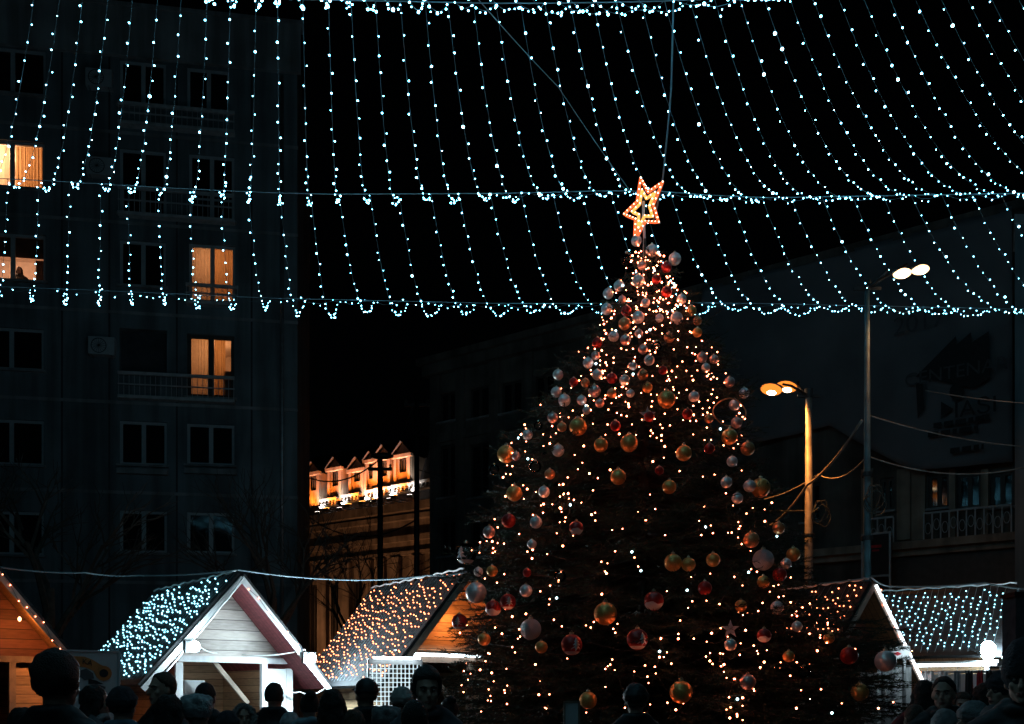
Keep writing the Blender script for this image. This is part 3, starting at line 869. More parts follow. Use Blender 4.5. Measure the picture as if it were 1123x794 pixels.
t3 = at(951, 455, 20.5); t4 = at(897, 505, 24)
def cable(name, pts, r, m, label, cat='cable', sag=0.0, n=16, group=None):
    P = []
    for a, b in zip(pts, pts[1:]):
        for i in range(n):
            t = i / n; p = Vector(a).lerp(Vector(b), t); p.z -= 4 * sag * t * (1 - t); P.append(p)
    P.append(Vector(pts[-1]))
    o = thing(name, label, cat, P[0], 0, group)
    b = MB(); b.tube(P, r, 6); b.build('cable_run', m, o, smooth=True, world=True)
    return o
cable('utility_cable', [at(945, 461, 20.4), at(885, 532, 23.9), at(838, 580, 26)], .03, M['lamp_pole'], 'thick orange lit cable slanting from the tall lamp post down left', sag=.15)
cable('utility_cable', [at(951, 455, 20.5), at(1125, 490, 21)], .012, M['lamp_pole'], 'thin lit cable crossing the banner below the printed word', sag=.1)
cable('utility_cable', [at(1015, 428, 24), at(1140, 443, 22)], .014, M['lamp_pole'], 'thin orange lit cable crossing the printed house shape', sag=.05)
cable('utility_cable', [t1, t2, at(330, 520, 44)], .03, M['black_metal'], 'dark wire between the two poles before the mansard house', sag=.6)
cable('utility_cable', [t1 - Vector((0, 0, 5)), at(330, 560, 44)], .03, M['black_metal'], 'lower dark wire sagging across the mansard house front', sag=.9)
cable('utility_cable', [t1 - Vector((0, 0, 3)), at(897, 560, 24)], .02, M['dark_cable'], 'long dark wire from the thin pole to the orange street lamp', sag=.5)
cable('utility_cable', [at(800, 548, 26), at(897, 520, 24), at(951, 500, 20.5), at(1125, 512, 21)], .015, M['lamp_pole'], 'thin wire linking both lamp posts below their heads', sag=.25)
# wires coiled round the lamp posts
for (px, py, Y, lab) in ((897, 560, 24, 'coil of spare black cable tied to the orange lamp post'), (955, 545, 20.5, 'coil of spare black cable tied to the taller lamp post')):
    p = at(px, py, Y); o = thing('cable_coil', lab, 'cable coil', p)
    for k in range(3):
        b = MB(); b.tube([((.15 + .03 * math.sin(2 * t + k)) * math.cos(t) * (1 + .15 * k), -.18 - .03 * k, (.24 + .05 * math.sin(3 * t + 2 * k)) * math.sin(t) - .09 * k) for t in [i * .3142 for i in range(20)]], .012, 6, closed=True)
        b.build('loop', M['dark_cable'], o, smooth=True)
cable('power_cable', [at(-40, 618, 15.6), at(0, 622, 15.7), at(94, 628, 15.9), at(152, 631, 16.8), at(263, 625, 15.95), at(380, 636, 17), at(470, 631, 16.4), at(512, 627, 16.1)], .014, M['cable'],
      'pale power cable strung over the ridges of the left chalets', sag=.03)
cable('power_cable', [at(868, 641, 16.6), at(955, 633, 16.1), at(975, 643, 16.6), at(1080, 639, 16.2), at(1140, 646, 16)], .013, M['cable'], 'pale power cable strung over the ridges of the right chalets', sag=.03)

# ------------------------------------------------------------------ overhead string lights
YQ, YT, YM, YL = 7.6, 12.4, 17.2, 22.0
def interp(tab, x): return float(np.interp(x, [t[0] for t in tab], [t[1] for t in tab]))
TT = [(-60, -30), (200, -14), (260, -2), (330, -1), (560, 4), (700, 2), (800, -2), (900, -13), (1123, -34), (1300, -48)]
TM = [(-60, 193), (70, 199), (200, 207), (340, 213), (560, 212), (700, 208), (820, 217), (1123, 212), (1300, 204)]
TL = [(-60, 312), (100, 318), (300, 327), (560, 333), (800, 332), (1123, 339), (1300, 342)]
for tab, Y, lab in ((TT, YT, 'highest and nearest support wire of the overhead lights'), (TM, YM, 'middle support wire of the overhead lights, level with the star'), (TL, YL, 'lowest and farthest support wire of the overhead lights')):
    xs = [-420, -60] + list(range(0, 1300, 60)) + [1300, 1600]
    pts = [at(x, interp(tab, x) - (12 if x < -100 or x > 1400 else 0), Y) for x in xs]
    o = thing('support_wire', lab, 'wire', pts[0], 0, 'support wires of the overhead lights')
    b = MB(); b.tube(pts, .007, 6); b.build('wire_run', M['cable'], o, smooth=True, world=True)
bulb_me = ico(.0115, 'led_bulb', M['led_cool']); bulb_small = ico(.0080, 'led_bulb_small', M['led_cool']); bulb_big = ico(.0150, 'led_bulb_big', M['led_cool']); bulb_bright_fill = ico(.0215, 'led_bulb_bright_fill', M['led_cool_bright'])  # the bright size also makes the added rear fill bulbs
r2 = random.Random(3)
for k, i in enumerate(range(-10, 32)):
    j = r2.uniform(-1.5, 1.5)
    xT, xM, xL = 306 + 26.5 * i + j, 307 + 33 * i + r2.uniform(-2, 2), 334 + 37.6 * i + r2.uniform(-2, 2)
    A = at(xT, interp(TT, xT), YT); B = at(xM, interp(TM, xM), YM); C_ = at(xL, interp(TL, xL), YL)
    Q = A - (B - A); Q.y = YQ; Q.z = A.z + .15
    root = thing('light_string', f'cool white overhead light string, {ordw(k)} from the left', 'string light', A, 0, 'string lights draped over the square')
    right = max(0, min(1, (i - 2) / 18))
    Q2 = A - (B - A) * 2.9; Q2.y = -1.5; Q2.z = A.z + .1; Q3 = A - (B - A) * 4.0; Q3.y = -7; Q3.z = A.z - .1  # unseen bays behind the camera, bigger bulbs added as fill for the crowd
    bays = ([(Q3, Q2, 1.0, -1), (Q2, Q, 1.3, -1)] if i % 2 == 0 else []) + [(Q, A, 1.22 + r2.uniform(-.08, .08), .0), (A, B, .98 - .28 * right + r2.uniform(-.1, .06), 0.0)]
    if i <= 25: bays.append((B, C_, 1.0 - .22 * right + r2.uniform(-.1, .1), 0.0))
    pts, bulbs = [], []
    for (a, b_, S, s0) in bays:
        n = 48
        P = []
        for t in range(n + 1):
            s = t / n; p = a.lerp(b_, s); p.z -= 4 * S * s * (1 - s); P.append(p)
        cum = [0]
        for p, q in zip(P, P[1:]): cum.append(cum[-1] + (q - p).length)
        d = r2.uniform(.05, .25)
        while d < cum[-1] - .03:
            s = float(np.interp(d, cum, np.linspace(0, 1, n + 1)))
            if s >= s0:
                over = s0 < 0
                p = a.lerp(b_, s); p.z -= 4 * S * s * (1 - s)
                bulbs.append((p + Vector((r2.uniform(-.03, .03), r2.uniform(-.03, .03), r2.uniform(-.035, .01))), over))
            d += (.255 if s0 >= 0 else .38) + r2.uniform(-.05, .05)
        pts += P if not pts else P[1:]
    w = MB(); w.tube(pts, .003, 4, cap=False); w.build('cable_run', M['wire'], root, world=True)
    for p, over in bulbs:
        br = over or r2.random() < .025
        q_ = r2.random(); inst('bulb', bulb_bright_fill if br else bulb_small if q_ < .42 else bulb_big if q_ > .90 else bulb_me, root, p - A)

for tab, Y, x0, x1, lab in ((TM, YM, 545, 850, 'string of cool lights run along the middle wire around the star'), (TM, YM, 850, 1140, 'string of cool lights run along the right part of the middle wire'),
                            (TL, YL, 0, 330, 'string of cool lights run along the lowest wire before the apartment block'), (TL, YL, 330, 660, 'string of cool lights run along the lowest wire left of the tree'), (TL, YL, 770, 1140, 'string of cool lights run along the lowest wire right of the tree')):
    A = at(x0, interp(tab, x0), Y); root = thing('light_string', lab, 'string light', A, 0, 'string lights draped over the square')
    pts, x, k = [], x0, 0
    stp = 7.0
    while x < x1:
        ph = (x - x0) / 37.0; pts.append(at(x, interp(tab, x) + 4.5 * abs(math.sin(math.pi * ph)) + r2.uniform(-1, 1), Y + r2.uniform(-.04, .04))); x += stp
    w = MB(); w.tube(pts, .003, 4, cap=False); w.build('cable_run', M['wire'], root, world=True)
    sparse = x0 == 0
    for p in pts:
        if r2.random() < (.55 if sparse else .18): continue
        inst('bulb', bulb_small if r2.random() < .6 else bulb_me, root, p - A + Vector((0, 0, r2.uniform(-.05, .03))))

# ------------------------------------------------------------------ Christmas tree
TX, TY = (707 - CX) / F * 13.5, 13.5
EDGE_L = [(262, 703), (275, 696), (300, 683), (330, 666), (360, 655), (410, 608), (450, 590), (490, 549), (550, 538), (600, 510), (660, 506), (720, 500), (794, 492), (850, 486), (890, 500)]
EDGE_R = [(262, 711), (275, 724), (300, 742), (350, 768), (400, 795), (430, 818), (490, 828), (530, 846), (580, 858), (610, 868), (640, 876), (680, 908), (720, 966), (790, 988), (850, 985), (890, 960)]
def tree_R(z, cphi):
    py = HY - (z - CAMZ) / TY * F
    rl = 707 - float(np.interp(py, [e[0] for e in EDGE_L], [e[1] for e in EDGE_L]))
    rr = float(np.interp(py, [e[0] for e in EDGE_R], [e[1] for e in EDGE_R])) - 707
    rl, rr = rl / F * TY * .97, rr / F * TY * .97
    return (rl + rr) / 2 + (rr - rl) / 2 * cphi
def on_tree(px, py, k=1.0):
    """first point of the ray that lies within k times the crown's radius"""
    Y = 8.2
    while Y < TY + .3:
        p = at(px, py, Y); dx, dy = p.x - TX, p.y - TY; rr = math.hypot(dx, dy)
        if rr < k * tree_R(p.z, dx / max(rr, 1e-6)): return p
        Y += .03
    return at(px, py, TY)
tree = thing('christmas_tree', 'tall decorated fir tree with baubles and warm lights in the square', 'tree', (TX, TY, 0))
ztop = CAMZ + (HY - 262) / F * TY
tb = MB(); tb.tube([(0, 0, 0), (0, 0, .5), (.02, 0, 2.5), (0, .02, 5), (0, 0, ztop)], [.2, .17, .13, .08, .02], 10); tb.build('trunk', M['bark'], tree, smooth=True)
limbs = MB(); nv, nf = [], []
cnt = 0
def needle_sprig(p0, d, L, nn):
    """needles set round a twig"""
    d = d.normalized(); s = d.orthogonal().normalized(); b = d.cross(s)
    for q in range(nn):
        t = (q + .5) / nn; a = random.random() * 6.283
        o = p0 + d * (L * t)
        out = (s * math.cos(a) + b * math.sin(a)) * .8 + d * .75
        out.normalize(); ln = random.uniform(.05, .085) * (1.1 - .4 * t); w = d.cross(out).normalized() * .0055
        n = len(nv)
        nv.extend((tuple(o + w), tuple(o - w), tuple(o + out * ln)))
        nf.append((n, n + 1, n + 2))
NL = 1150
for i in range(NL):
    # more limbs low down where the crown is wide
    t = 1 - math.sqrt(random.random())
    z = .75 + (ztop - .85) * t
    phi = random.random() * 6.283; cp = math.cos(phi)
    Rr = tree_R(z, cp) * random.uniform(.86, 1.05)
    if random.random() < .10: Rr *= random.uniform(1.03, 1.12)
    if Rr < .05: continue
    dirv = Vector((cp, math.sin(phi), 0))
    z0 = z + Rr * random.uniform(.10, .28)
    if z0 > ztop: z0 = ztop - .02
    a = Vector((0, 0, z0)); e = dirv * Rr + Vector((0, 0, z))
    mid = a.lerp(e, .6) + Vector((0, 0, -.06 * Rr)); e.z += .05 * Rr
    curve = lambda s: a * (1 - s) ** 2 + mid * (2 * s * (1 - s)) + e * s * s
    limbs.tube([curve(s) for s in (0.05, .35, .7, 1)], [.02, .015, .01, .004], 4, cap=False)
    nt_ = int(5 + 7 * Rr)
    for k in range(nt_):
        s = .30 + .70 * (k + random.random()) / nt_
        p = curve(s); side = 1 if k % 2 else -1
        tv = (curve(min(1, s + .02)) - curve(s - .02)).normalized()
        lat = tv.cross(Vector((0, 0, 1))).normalized() * side
        d = (tv * .75 + lat * random.uniform(.5, .95) + Vector((0, 0, random.uniform(-.3, .2)))).normalized()
        L = random.uniform(.16, .38) * (.65 if Rr < .8 else 1)
        limbs.tube([p, p + d * L], [.004, .002], 3, cap=False)
        needle_sprig(p, d, L, 17)
    needle_sprig(curve(.82), e - curve(.82), (e - curve(.82)).length + .06, 14)
needle_sprig(Vector((0, 0, ztop - .5)), Vector((0, 0, 1)), .5, 50)
limbs.build('branches', M['bark'], tree)
me = bpy.data.meshes.new('crown'); me.from_pydata(nv, [], nf); me.materials.append(M['needles'])
o = bpy.data.objects.new('crown', me); COL.objects.link(o); o.parent = tree

# star on top
st_c = at(706, 228, TY); st = thing('tree_topper_star', 'glowing red and amber double star on top of the Christmas tree', 'star', st_c, 0)
yaw, roll, RAD = R(57), R(9), .43
def starpts(rad, inner=.46):
    P = []
    for k in range(10):
        a = math.pi / 2 + k * math.pi / 5 + roll; r_ = rad * (1 if k % 2 == 0 else inner)
        x, z = r_ * math.cos(a), r_ * math.sin(a)
        P.append(Vector((x * math.cos(yaw), -x * math.sin(yaw) * .9, z)))
    return P
star_bulb = ico(.011, 'star_bulb', M['led_star'])
for rad, m, nm, off in ((RAD, 'rope_red', 'outer_rope_light', 0), (RAD * .60, 'rope_amber', 'inner_rope_light', .0)):
    P = starpts(rad); b = MB()
    dense = []
    for p, q in zip(P, P[1:] + P[:1]):
        for t in range(4): dense.append(p.lerp(q, t / 4))
    b.tube(dense, .019, 8, closed=True); ro = b.build(nm, M[m], st, smooth=True)
    b = MB()
    for p, q in zip(P, P[1:] + P[:1]): b.bar(p + Vector((.02, .025, 0)), q + Vector((.02, .025, 0)), .012)
    b.build('frame', M['metal'], st)
    for i, p in enumerate(dense):
        if i % 2 == 0 or nm[0] == 'o': inst('bulb', star_bulb, ro, p + Vector((0, -.022, 0)))
b = MB(); b.tube([(0, .0, -.9), (.01, 0, -.4), (0, .03, -.1), (0, .03, .1)], .018, 8); b.build('stem', M['white_cable'], st, smooth=True)
b = MB(); b.tube([Vector((-.10, -.03, -.30)), Vector((-.09, -.05, -.45))], .02, 6); b.build('rope_tail', M['rope_red'], st)
cable('power_cable', [at(739, -14, 12.5), at(736, 100, 12.9), at(727, 195, 13.3), at(716, 245, 13.45)], .012, M['cable'], 'bright cable running from above the frame down to the star', sag=.04)
cable('utility_cable', [at(520, -6, 12.4), at(612, 95, 14.8), at(690, 208, 17.1)], .006, M['cable'], 'thin stay wire slanting across the light strings left of the star', sag=.02)

# fairy lights on the tree, in strings wound round it by height
def density(x, y):
    if y < 480: return 1.0
    if x < 620 and y < 620: return .75
    if 625 < x < 800 and 500 < y < 680: return .34
    if x > 760 and 620 < y < 730: return .95
    if 600 < x < 740 and y > 690: return .3
    if 520 < x < 560 and y > 640: return .7
    return .58
r3 = random.Random(21)
pts = []
while len(pts) < 770:
    py = 268 + 522 * r3.random()
    xl, xr = np.interp(py, [e[0] for e in EDGE_L], [e[1] for e in EDGE_L]), np.interp(py, [e[0] for e in EDGE_R], [e[1] for e in EDGE_R])
    px = xl + (xr - xl) * r3.random()
    if r3.random() > density(px, py): continue
    if r3.random() < .35 and pts:        # short runs of neighbours along a wire
        q = r3.choice(pts[-40:]); px = q[0] + r3.uniform(-9, 9); py = q[1] + r3.uniform(6, 16)
        if not (xl < px < xr) or py > 792: continue
    pts.append((px, py))
fb = {}
tl_w = ico(.0086, 'fairy_bulb', M['led_tree']); tl_b = ico(.0122, 'fairy_bulb_bright', M['led_tree']); tl_s = ico(.0065, 'fairy_bulb_small', M['led_tree']); tl_c = ico(.015, 'fairy_bulb_cool', M['led_tree_cool'])
def fairy(nm, label, plist):
    P = [on_tree(px, py, 1.03) for px, py in plist]
    P.sort(key=lambda p: (round(p.z / .35), math.atan2(p.y - TY, p.x - TX) * (1 if round(p.z / .35) % 2 else -1)))
    root = thing('fairy_light_string', label, 'fairy lights', P[0], 0, 'fairy light strings on the Christmas tree')
    w = MB()
    for p, q in zip(P, P[1:]):
        if (q - p).length < 1.6:
            m_ = p.lerp(q, .5); rad = Vector((m_.x - TX, m_.y - TY, 0)); m_ -= rad.normalized() * .06; m_.z -= .05
            w.tube([p, m_, q], .003, 4, cap=False)
    w.build('cable_run', M['dark_cable'], root, world=True)
    for p in P:
        c = r3.random()
        inst('bulb', tl_c if c < .035 else tl_b if c < .20 else tl_s if c < .55 else tl_w, root, p - P[0])
pts.sort(key=lambda q: q[1])
NB = 8
for k in range(NB):
    seg = pts[k * len(pts) // NB:(k + 1) * len(pts) // NB]
    fairy('fairy', f'warm fairy light string wound round the tree, {ordw(k)} from the top', seg)

# baubles -- px, py, radius px, kind
BAUBLES = [(698, 264, 6, 'silver'), (715, 275, 7, 'silver'), (740, 284, 7, 'silver'), (731, 293, 6, 'red'), (687, 284, 7, 'clear'), (704, 291, 5, 'rose'), (700, 308, 7, 'silver'), (720, 306, 5, 'red'),
 (667, 322, 6, 'silver'), (731, 320, 6, 'red'), (708, 332, 5, 'silver'), (687, 341, 6, 'red'), (700, 348, 7, 'silver'), (685, 355, 7, 'bronze'), (742, 349, 7, 'silver'), (758, 341, 6, 'gold'), (673, 369, 6, 'silver'),
 (686, 373, 6, 'rose'), (734, 370, 6, 'bronze'), (720, 380, 6, 'clear'), (712, 395, 6, 'silver'), (655, 376, 6, 'red'), (653, 390, 5, 'rose'), (645, 398, 6, 'silver'), (655, 411, 6, 'silver'), (685, 417, 6, 'silver'),
 (694, 401, 5, 'silver'), (671, 415, 6, 'red'), (705, 411, 6, 'bronze'), (652, 429, 7, 'rose'), (629, 419, 5, 'red'), (612, 411, 6, 'silver'), (610, 430, 6, 'silver'), (619, 439, 7, 'silver'), (606, 458, 6, 'rose'),
 (590, 467, 5, 'clear'), (634, 468, 10, 'gold'), (731, 438, 10, 'gold'), (761, 435, 6, 'silver'), (770, 392, 6, 'rose'), (783, 394, 5, 'rose'), (774, 403, 5, 'silver'), (800, 419, 6, 'rose'), (816, 431, 6, 'silver'),
 (800, 479, 9, 'gold'), (820, 492, 8, 'bronze'), (754, 454, 6, 'red'), (675, 467, 6, 'red'), (690, 486, 10, 'gold'), (659, 488, 8, 'gold'), (612, 494, 7, 'silver'), (555, 498, 10, 'gold'), (778, 492, 6, 'red'), (750, 497, 9, 'gold'),
 (712, 457, 6, 'red'), (564, 541, 9, 'gold'), (542, 515, 6, 'clear'), (587, 512, 7, 'clear'), (678, 523, 9, 'gold'), (558, 571, 8, 'red'), (632, 579, 8, 'redwhite'), (511, 607, 12, 'cleartree'), (522, 650, 12, 'silver'),
 (541, 667, 9, 'redwhite'), (557, 660, 9, 'redtree'), (582, 690, 12, 'glitter'), (504, 682, 9, 'redtree'), (627, 707, 12, 'redtree'), (664, 673, 13, 'gold'), (717, 659, 11, 'redwhite'), (699, 701, 12, 'redtree'), (614, 632, 7, 'clear'),
 (645, 768, 10, 'gold'), (723, 516, 5, 'red'), (734, 534, 8, 'gold'), (834, 535, 11, 'gold'), (822, 533, 7, 'silver'), (824, 592, 9, 'bronze'), (837, 614, 12, 'glitter'), (738, 617, 10, 'gold'), (755, 619, 8, 'gold'), (782, 614, 8, 'gold'),
 (773, 645, 8, 'red'), (855, 630, 8, 'red'), (870, 608, 8, 'gold'), (854, 579, 7, 'bronze'), (801, 707, 7, 'silver'), (838, 697, 8, 'redwhite'), (820, 748, 9, 'rose'), (747, 759, 13, 'gold'), (943, 759, 10, 'gold'), (931, 719, 10, 'red'),
 (971, 725, 12, 'silver'), (874, 687, 6, 'silver'), (882, 737, 7, 'clear'), (862, 618, 6, 'silver'), (578, 628, 5, 'red'), (566, 500, 5, 'rose'), (603, 520, 6, 'bronze'), (765, 352, 5, 'bronze'), (642, 420, 5, 'bronze'), (727, 406, 5, 'red')]
r4 = random.Random(77)
while len(BAUBLES) < 138:
    py = r4.choice([r4.uniform(300, 470), r4.uniform(300, 720)])
    xl, xr = np.interp(py, [e[0] for e in EDGE_L], [e[1] for e in EDGE_L]), np.interp(py, [e[0] for e in EDGE_R], [e[1] for e in EDGE_R])
    t_ = r4.random(); t_ = t_ if py < 470 else (t_ * .22 if r4.random() < .5 else 1 - t_ * .22); px = xl + (xr - xl) * t_; rp = r4.uniform(4.5, 6.5) * (1 if py < 480 else 1.15)
    if any((px - b[0]) ** 2 + (py - b[1]) ** 2 < (rp + b[2] + 2) ** 2 for b in BAUBLES): continue
    BAUBLES.append((px, py, rp, r4.choice(['silver', 'silver', 'silver', 'silver', 'rose', 'bronze', 'gold', 'gold'])))
KL = {'silver': 'shiny silver bauble', 'gold': 'satin gold bauble', 'red': 'glossy red bauble', 'rose': 'rose pink bauble', 'bronze': 'copper bronze bauble', 'clear': 'clear glass bauble',
      'glitter': 'glittering silver bauble', 'redtree': 'red bauble printed with a white fir', 'redwhite': 'red and white banded bauble', 'cleartree': 'clear bauble with a white fir inside'}
seq = {}
def bauble_proto(kind):
    if kind in seq: return seq[kind]
    bm_ = MB(); bm_.ell((0, 0, 0), 1.0, 28, 18)
    base = {'redtree': 'red', 'redwhite': 'red', 'cleartree': 'clear'}.get(kind, kind)
    ball = bm_.mesh('ball', M[base], True)
    cap = MB(); cap.lathe([(.0, 1.16), (.2, 1.16), (.22, 1.12), (.22, .95)], (0, 0, 0), 14); cap.tube([(.09 * math.cos(t), 0, 1.22 + .09 * math.sin(t)) for t in [i * .628 for i in range(10)]], .02, 5, closed=True)
    extra = None
    if kind in ('redtree', 'cleartree', 'redwhite'):
        e = MB()
        def sph(x, z, r=1.02):
            n = Vector((x, -math.sqrt(max(0.02, 1 - x * x - z * z)), z)); return n.normalized() * r
        if kind == 'redwhite':
            for j in range(24):
                a0, a1 = 6.283 * j / 24, 6.283 * (j + 1) / 24
                def pt(a, z): rr = math.sqrt(1 - z * z) * 1.012; return (rr * math.cos(a), rr * math.sin(a), z * 1.012)
                zz = lambda a: -.25 + .12 * math.sin(a * 3 + 1) + .05 * math.sin(a * 7)
                for k in range(5):
                    f0 = lambda a: zz(a) + (-.92 - zz(a)) * k / 5; f1 = lambda a: zz(a) + (-.92 - zz(a)) * (k + 1) / 5
                    e.quad(pt(a0, f0(a0)), pt(a1, f0(a1)), pt(a1, f1(a1)), pt(a0, f1(a0)))
            nm = 'white_band'
        else:
            for (zt, zb, w) in ((.62, .2, .26), (.34, -.1, .38), (.02, -.45, .5)):
                for k in range(4):
                    t0, t1 = k / 4, (k + 1) / 4; za, zb_ = zt + (zb - zt) * t0, zt + (zb - zt) * t1
                    for sx in (-1, 1):
                        e.quad(sph(0, za), sph(sx * w * t0, za), sph(sx * w * t1, zb_), sph(0, zb_))
            e.quad(sph(-.06, -.45), sph(.06, -.45), sph(.06, -.62), sph(-.06, -.62))
            for k in range(16):
                a0, a1 = 6.283 * k / 16, 6.283 * (k + 1) / 16
                q = lambda a, z: Vector((math.sqrt(1 - z * z) * math.cos(a), math.sqrt(1 - z * z) * math.sin(a), z)) * 1.012
                e.quad(q(a0, -.66), q(a1, -.66), q(a1, -.8), q(a0, -.8)); e.quad(q(a0, -.8), q(a1, -.8), q(a1, -.93), q(a0, -.93))
            nm = 'printed_fir'
        extra = (nm, e.mesh(nm, M['print_white'], True))
    seq[kind] = (ball, cap.mesh('cap', M['cap_metal'], True), extra)
    return seq[kind]
rank = {}
for (px, py, rp, kind) in sorted(BAUBLES, key=lambda b: b[1]):
    side = 'left half' if px < 707 else 'right half'
    key = (kind, side); rank[key] = rank.get(key, -1) + 1
    p = on_tree(px, py, 1.05); rad = rp / F * p.y * .97
    lab = f'{KL[kind]} on the tree\'s {side}, {ordw(rank[key])} from the top'
    bt = thing('bauble', lab, 'bauble', p, r3.uniform(-.5, .5), 'baubles on the Christmas tree')
    ball, cap, ex = bauble_proto(kind)
    inst('ball', ball, bt, (0, 0, 0), sc=(rad,) * 3)
    inst('cap', cap, bt, (0, 0, 0), sc=(rad,) * 3)
    if ex: inst(ex[0], ex[1], bt, (0, 0, 0), sc=(rad,) * 3)
# wire wreath and small stars among the baubles
p = on_tree(800, 452, 1.04); wr = thing('wire_wreath', 'thin wire wreath ring hanging at the right edge of the tree', 'wreath', p)
b = MB(); b.tube([(.2 * math.cos(t), .03 * math.sin(3 * t), .16 * math.sin(t)) for t in [i * .2618 for i in range(24)]], .009, 6, closed=True); b.build('ring', M['bronze'], wr)
for (px, py, lab) in ((801, 690, 'white star ornament in the lower right of the tree'), (710, 455, 'small grey star ornament near the middle of the tree')):
    p = on_tree(px, py, 1.05); s = MB(); q = []
    for k in range(10):
        a = math.pi / 2 + k * math.pi / 5; r_ = .1 if k % 2 == 0 else .04; q.append((r_ * math.cos(a), -.008, r_ * math.sin(a)))
    s2 = [(x, .008, z) for x, _, z in q]; s.poly(q); s.poly(list(reversed(s2)))
    for k in range(10): s.quad(q[k], s2[k], s2[(k + 1) % 10], q[(k + 1) % 10])
    o = s.build('star_ornament', M['glitter']); o.location = p; tag(o, lab, 'ornament', 'star ornaments on the tree')

# ------------------------------------------------------------------ market chalets
roof_led = {}
def chalet(px, py, Y, theta, label, hw=1.55, ze=1.75, L=2.5, ov=.55, opening=(-.98, .18), soffit='soffit_red', gable='wood_pale', front='white_paint', strip=False, frame='white_paint',
           swf=.80, sl=None, sr=None):
    th_ = R(theta); ax = Vector((math.cos(th_), math.sin(th_), 0)); ay = Vector((-math.sin(th_), math.cos(th_), 0))
    apex = at(px, py, Y); base = apex + ay * ov; base.z = 0
    c = thing('market_chalet', label, 'chalet', base, th_)
    zr = apex.z; k = (zr - ze) / hw
    zx = lambda x: zr - k * abs(x)
    nrm = math.hypot(k, 1); tk = .07
    for s in (-1, 1):
        r = MB(); n = Vector((s * k / nrm, 0, 1 / nrm)) * tk
        a, b_, c_, d = Vector((0, -ov, zr)), Vector((s * hw, -ov, ze)), Vector((s * hw, L, ze)), Vector((0, L, zr))
        r.quad(a + n, b_ + n, c_ + n, d + n); r.quad(a, a + n, d + n, d); r.quad(b_, b_ + n, a + n, a); r.quad(c_, c_ + n, b_ + n, b_); r.quad(d, d + n, c_ + n, c_)
        ro = r.build('roof_slope', M['roof_boards'], c)
        u = MB(); u.quad(a, b_, c_, d); u.build('soffit', M[soffit], ro)
        bb = MB(); bb.bar(Vector((0, -ov - .015, zr - .02)) - n * .2, Vector((s * hw, -ov - .015, ze - .02)) - n * .2, .03, .09, up=(0, -1, 0) if False else (s * k, 0, 1))
        bb.build('barge_board', M[frame], c)
        if strip and s == 1:
            ls = MB(); ls.bar(Vector((.02, -ov - .05, zr - .03)), Vector((s * hw, -ov - .05, ze - .03)), .03, .04, up=(s * k, 0, 1)); ls.build('led_strip', M['tube_strip'], c)
    sw = hw * swf; zb = 2.28; sl = sl or sw; sr = sr or sw; zs = min(zb, zx(sw) - .02)
    xg = (zr - zb) / k
    gb = MB(); gb.poly([(-xg, 0, zb), (xg, 0, zb), (0, 0, zr - .01)]); gb.poly([(-xg, .05, zb), (0, .05, zr - .01), (xg, .05, zb)])
    gb.build('gable_wall', M[gable], c)
    bm_ = MB(); bm_.box((-sl - .03, -.05, zb - .10), (sr + .03, .06, zb + .003)); bm_.build('beam', M[frame], c)
    for s in (-1, 1):
        sw = sl if s < 0 else sr; zs = min(zb - .11, zx(sw) - .03)
        w_ = MB(); w_.box((s * sw - .03, .03, 0), (s * sw + .03, L - .15, zs)); w_.build('side_wall', M['wood_side'], c)
        p_ = MB(); p_.box((s * sw - .06, -.04, 0), (s * sw + .06, .03, zs)); p_.build('post', M[frame], c)
    bk = MB(); bk.poly([(-sl, L - .12, 0), (sr, L - .12, 0), (sr, L - .12, zx(sr) - .03), (0, L - .12, zr - .02), (-sl, L - .12, zx(sl) - .03)]); bk.build('back_wall', M['wood_side'], c)
    a, b_ = opening
    p_ = MB(); p_.box((b_, -.06, 0), (b_ + .1, .04, zb - .1)); p_.build('post', M[frame], c)
    fp = MB(); fp.box((b_ + .1, -.03, 0), (sr - .06, .02, min(zb - .1, zx(sr) - .04))); fp.build('front_panel', M[front], c)
    ct = MB(); ct.box((-sl + .06, -.02, .1), (b_, .03, .98)); ct.build('counter_front', M['wood'], c)
    cs = MB(); cs.box((-sl + .04, -.25, .982), (b_ + .02, .35, 1.03)); cs.build('counter_top', M[frame], c)
    br = MB(); br.bar((b_ - .75, .25, zb - .05), (b_ - .12, .25, 1.5), .07); br.build('brace', M['beam'], c)
    return dict(o=c, base=base, th=th_, zr=zr, ze=ze, hw=hw, L=L, ov=ov, k=k, n=nrm, sw=sr, zb=zb, b=b_)

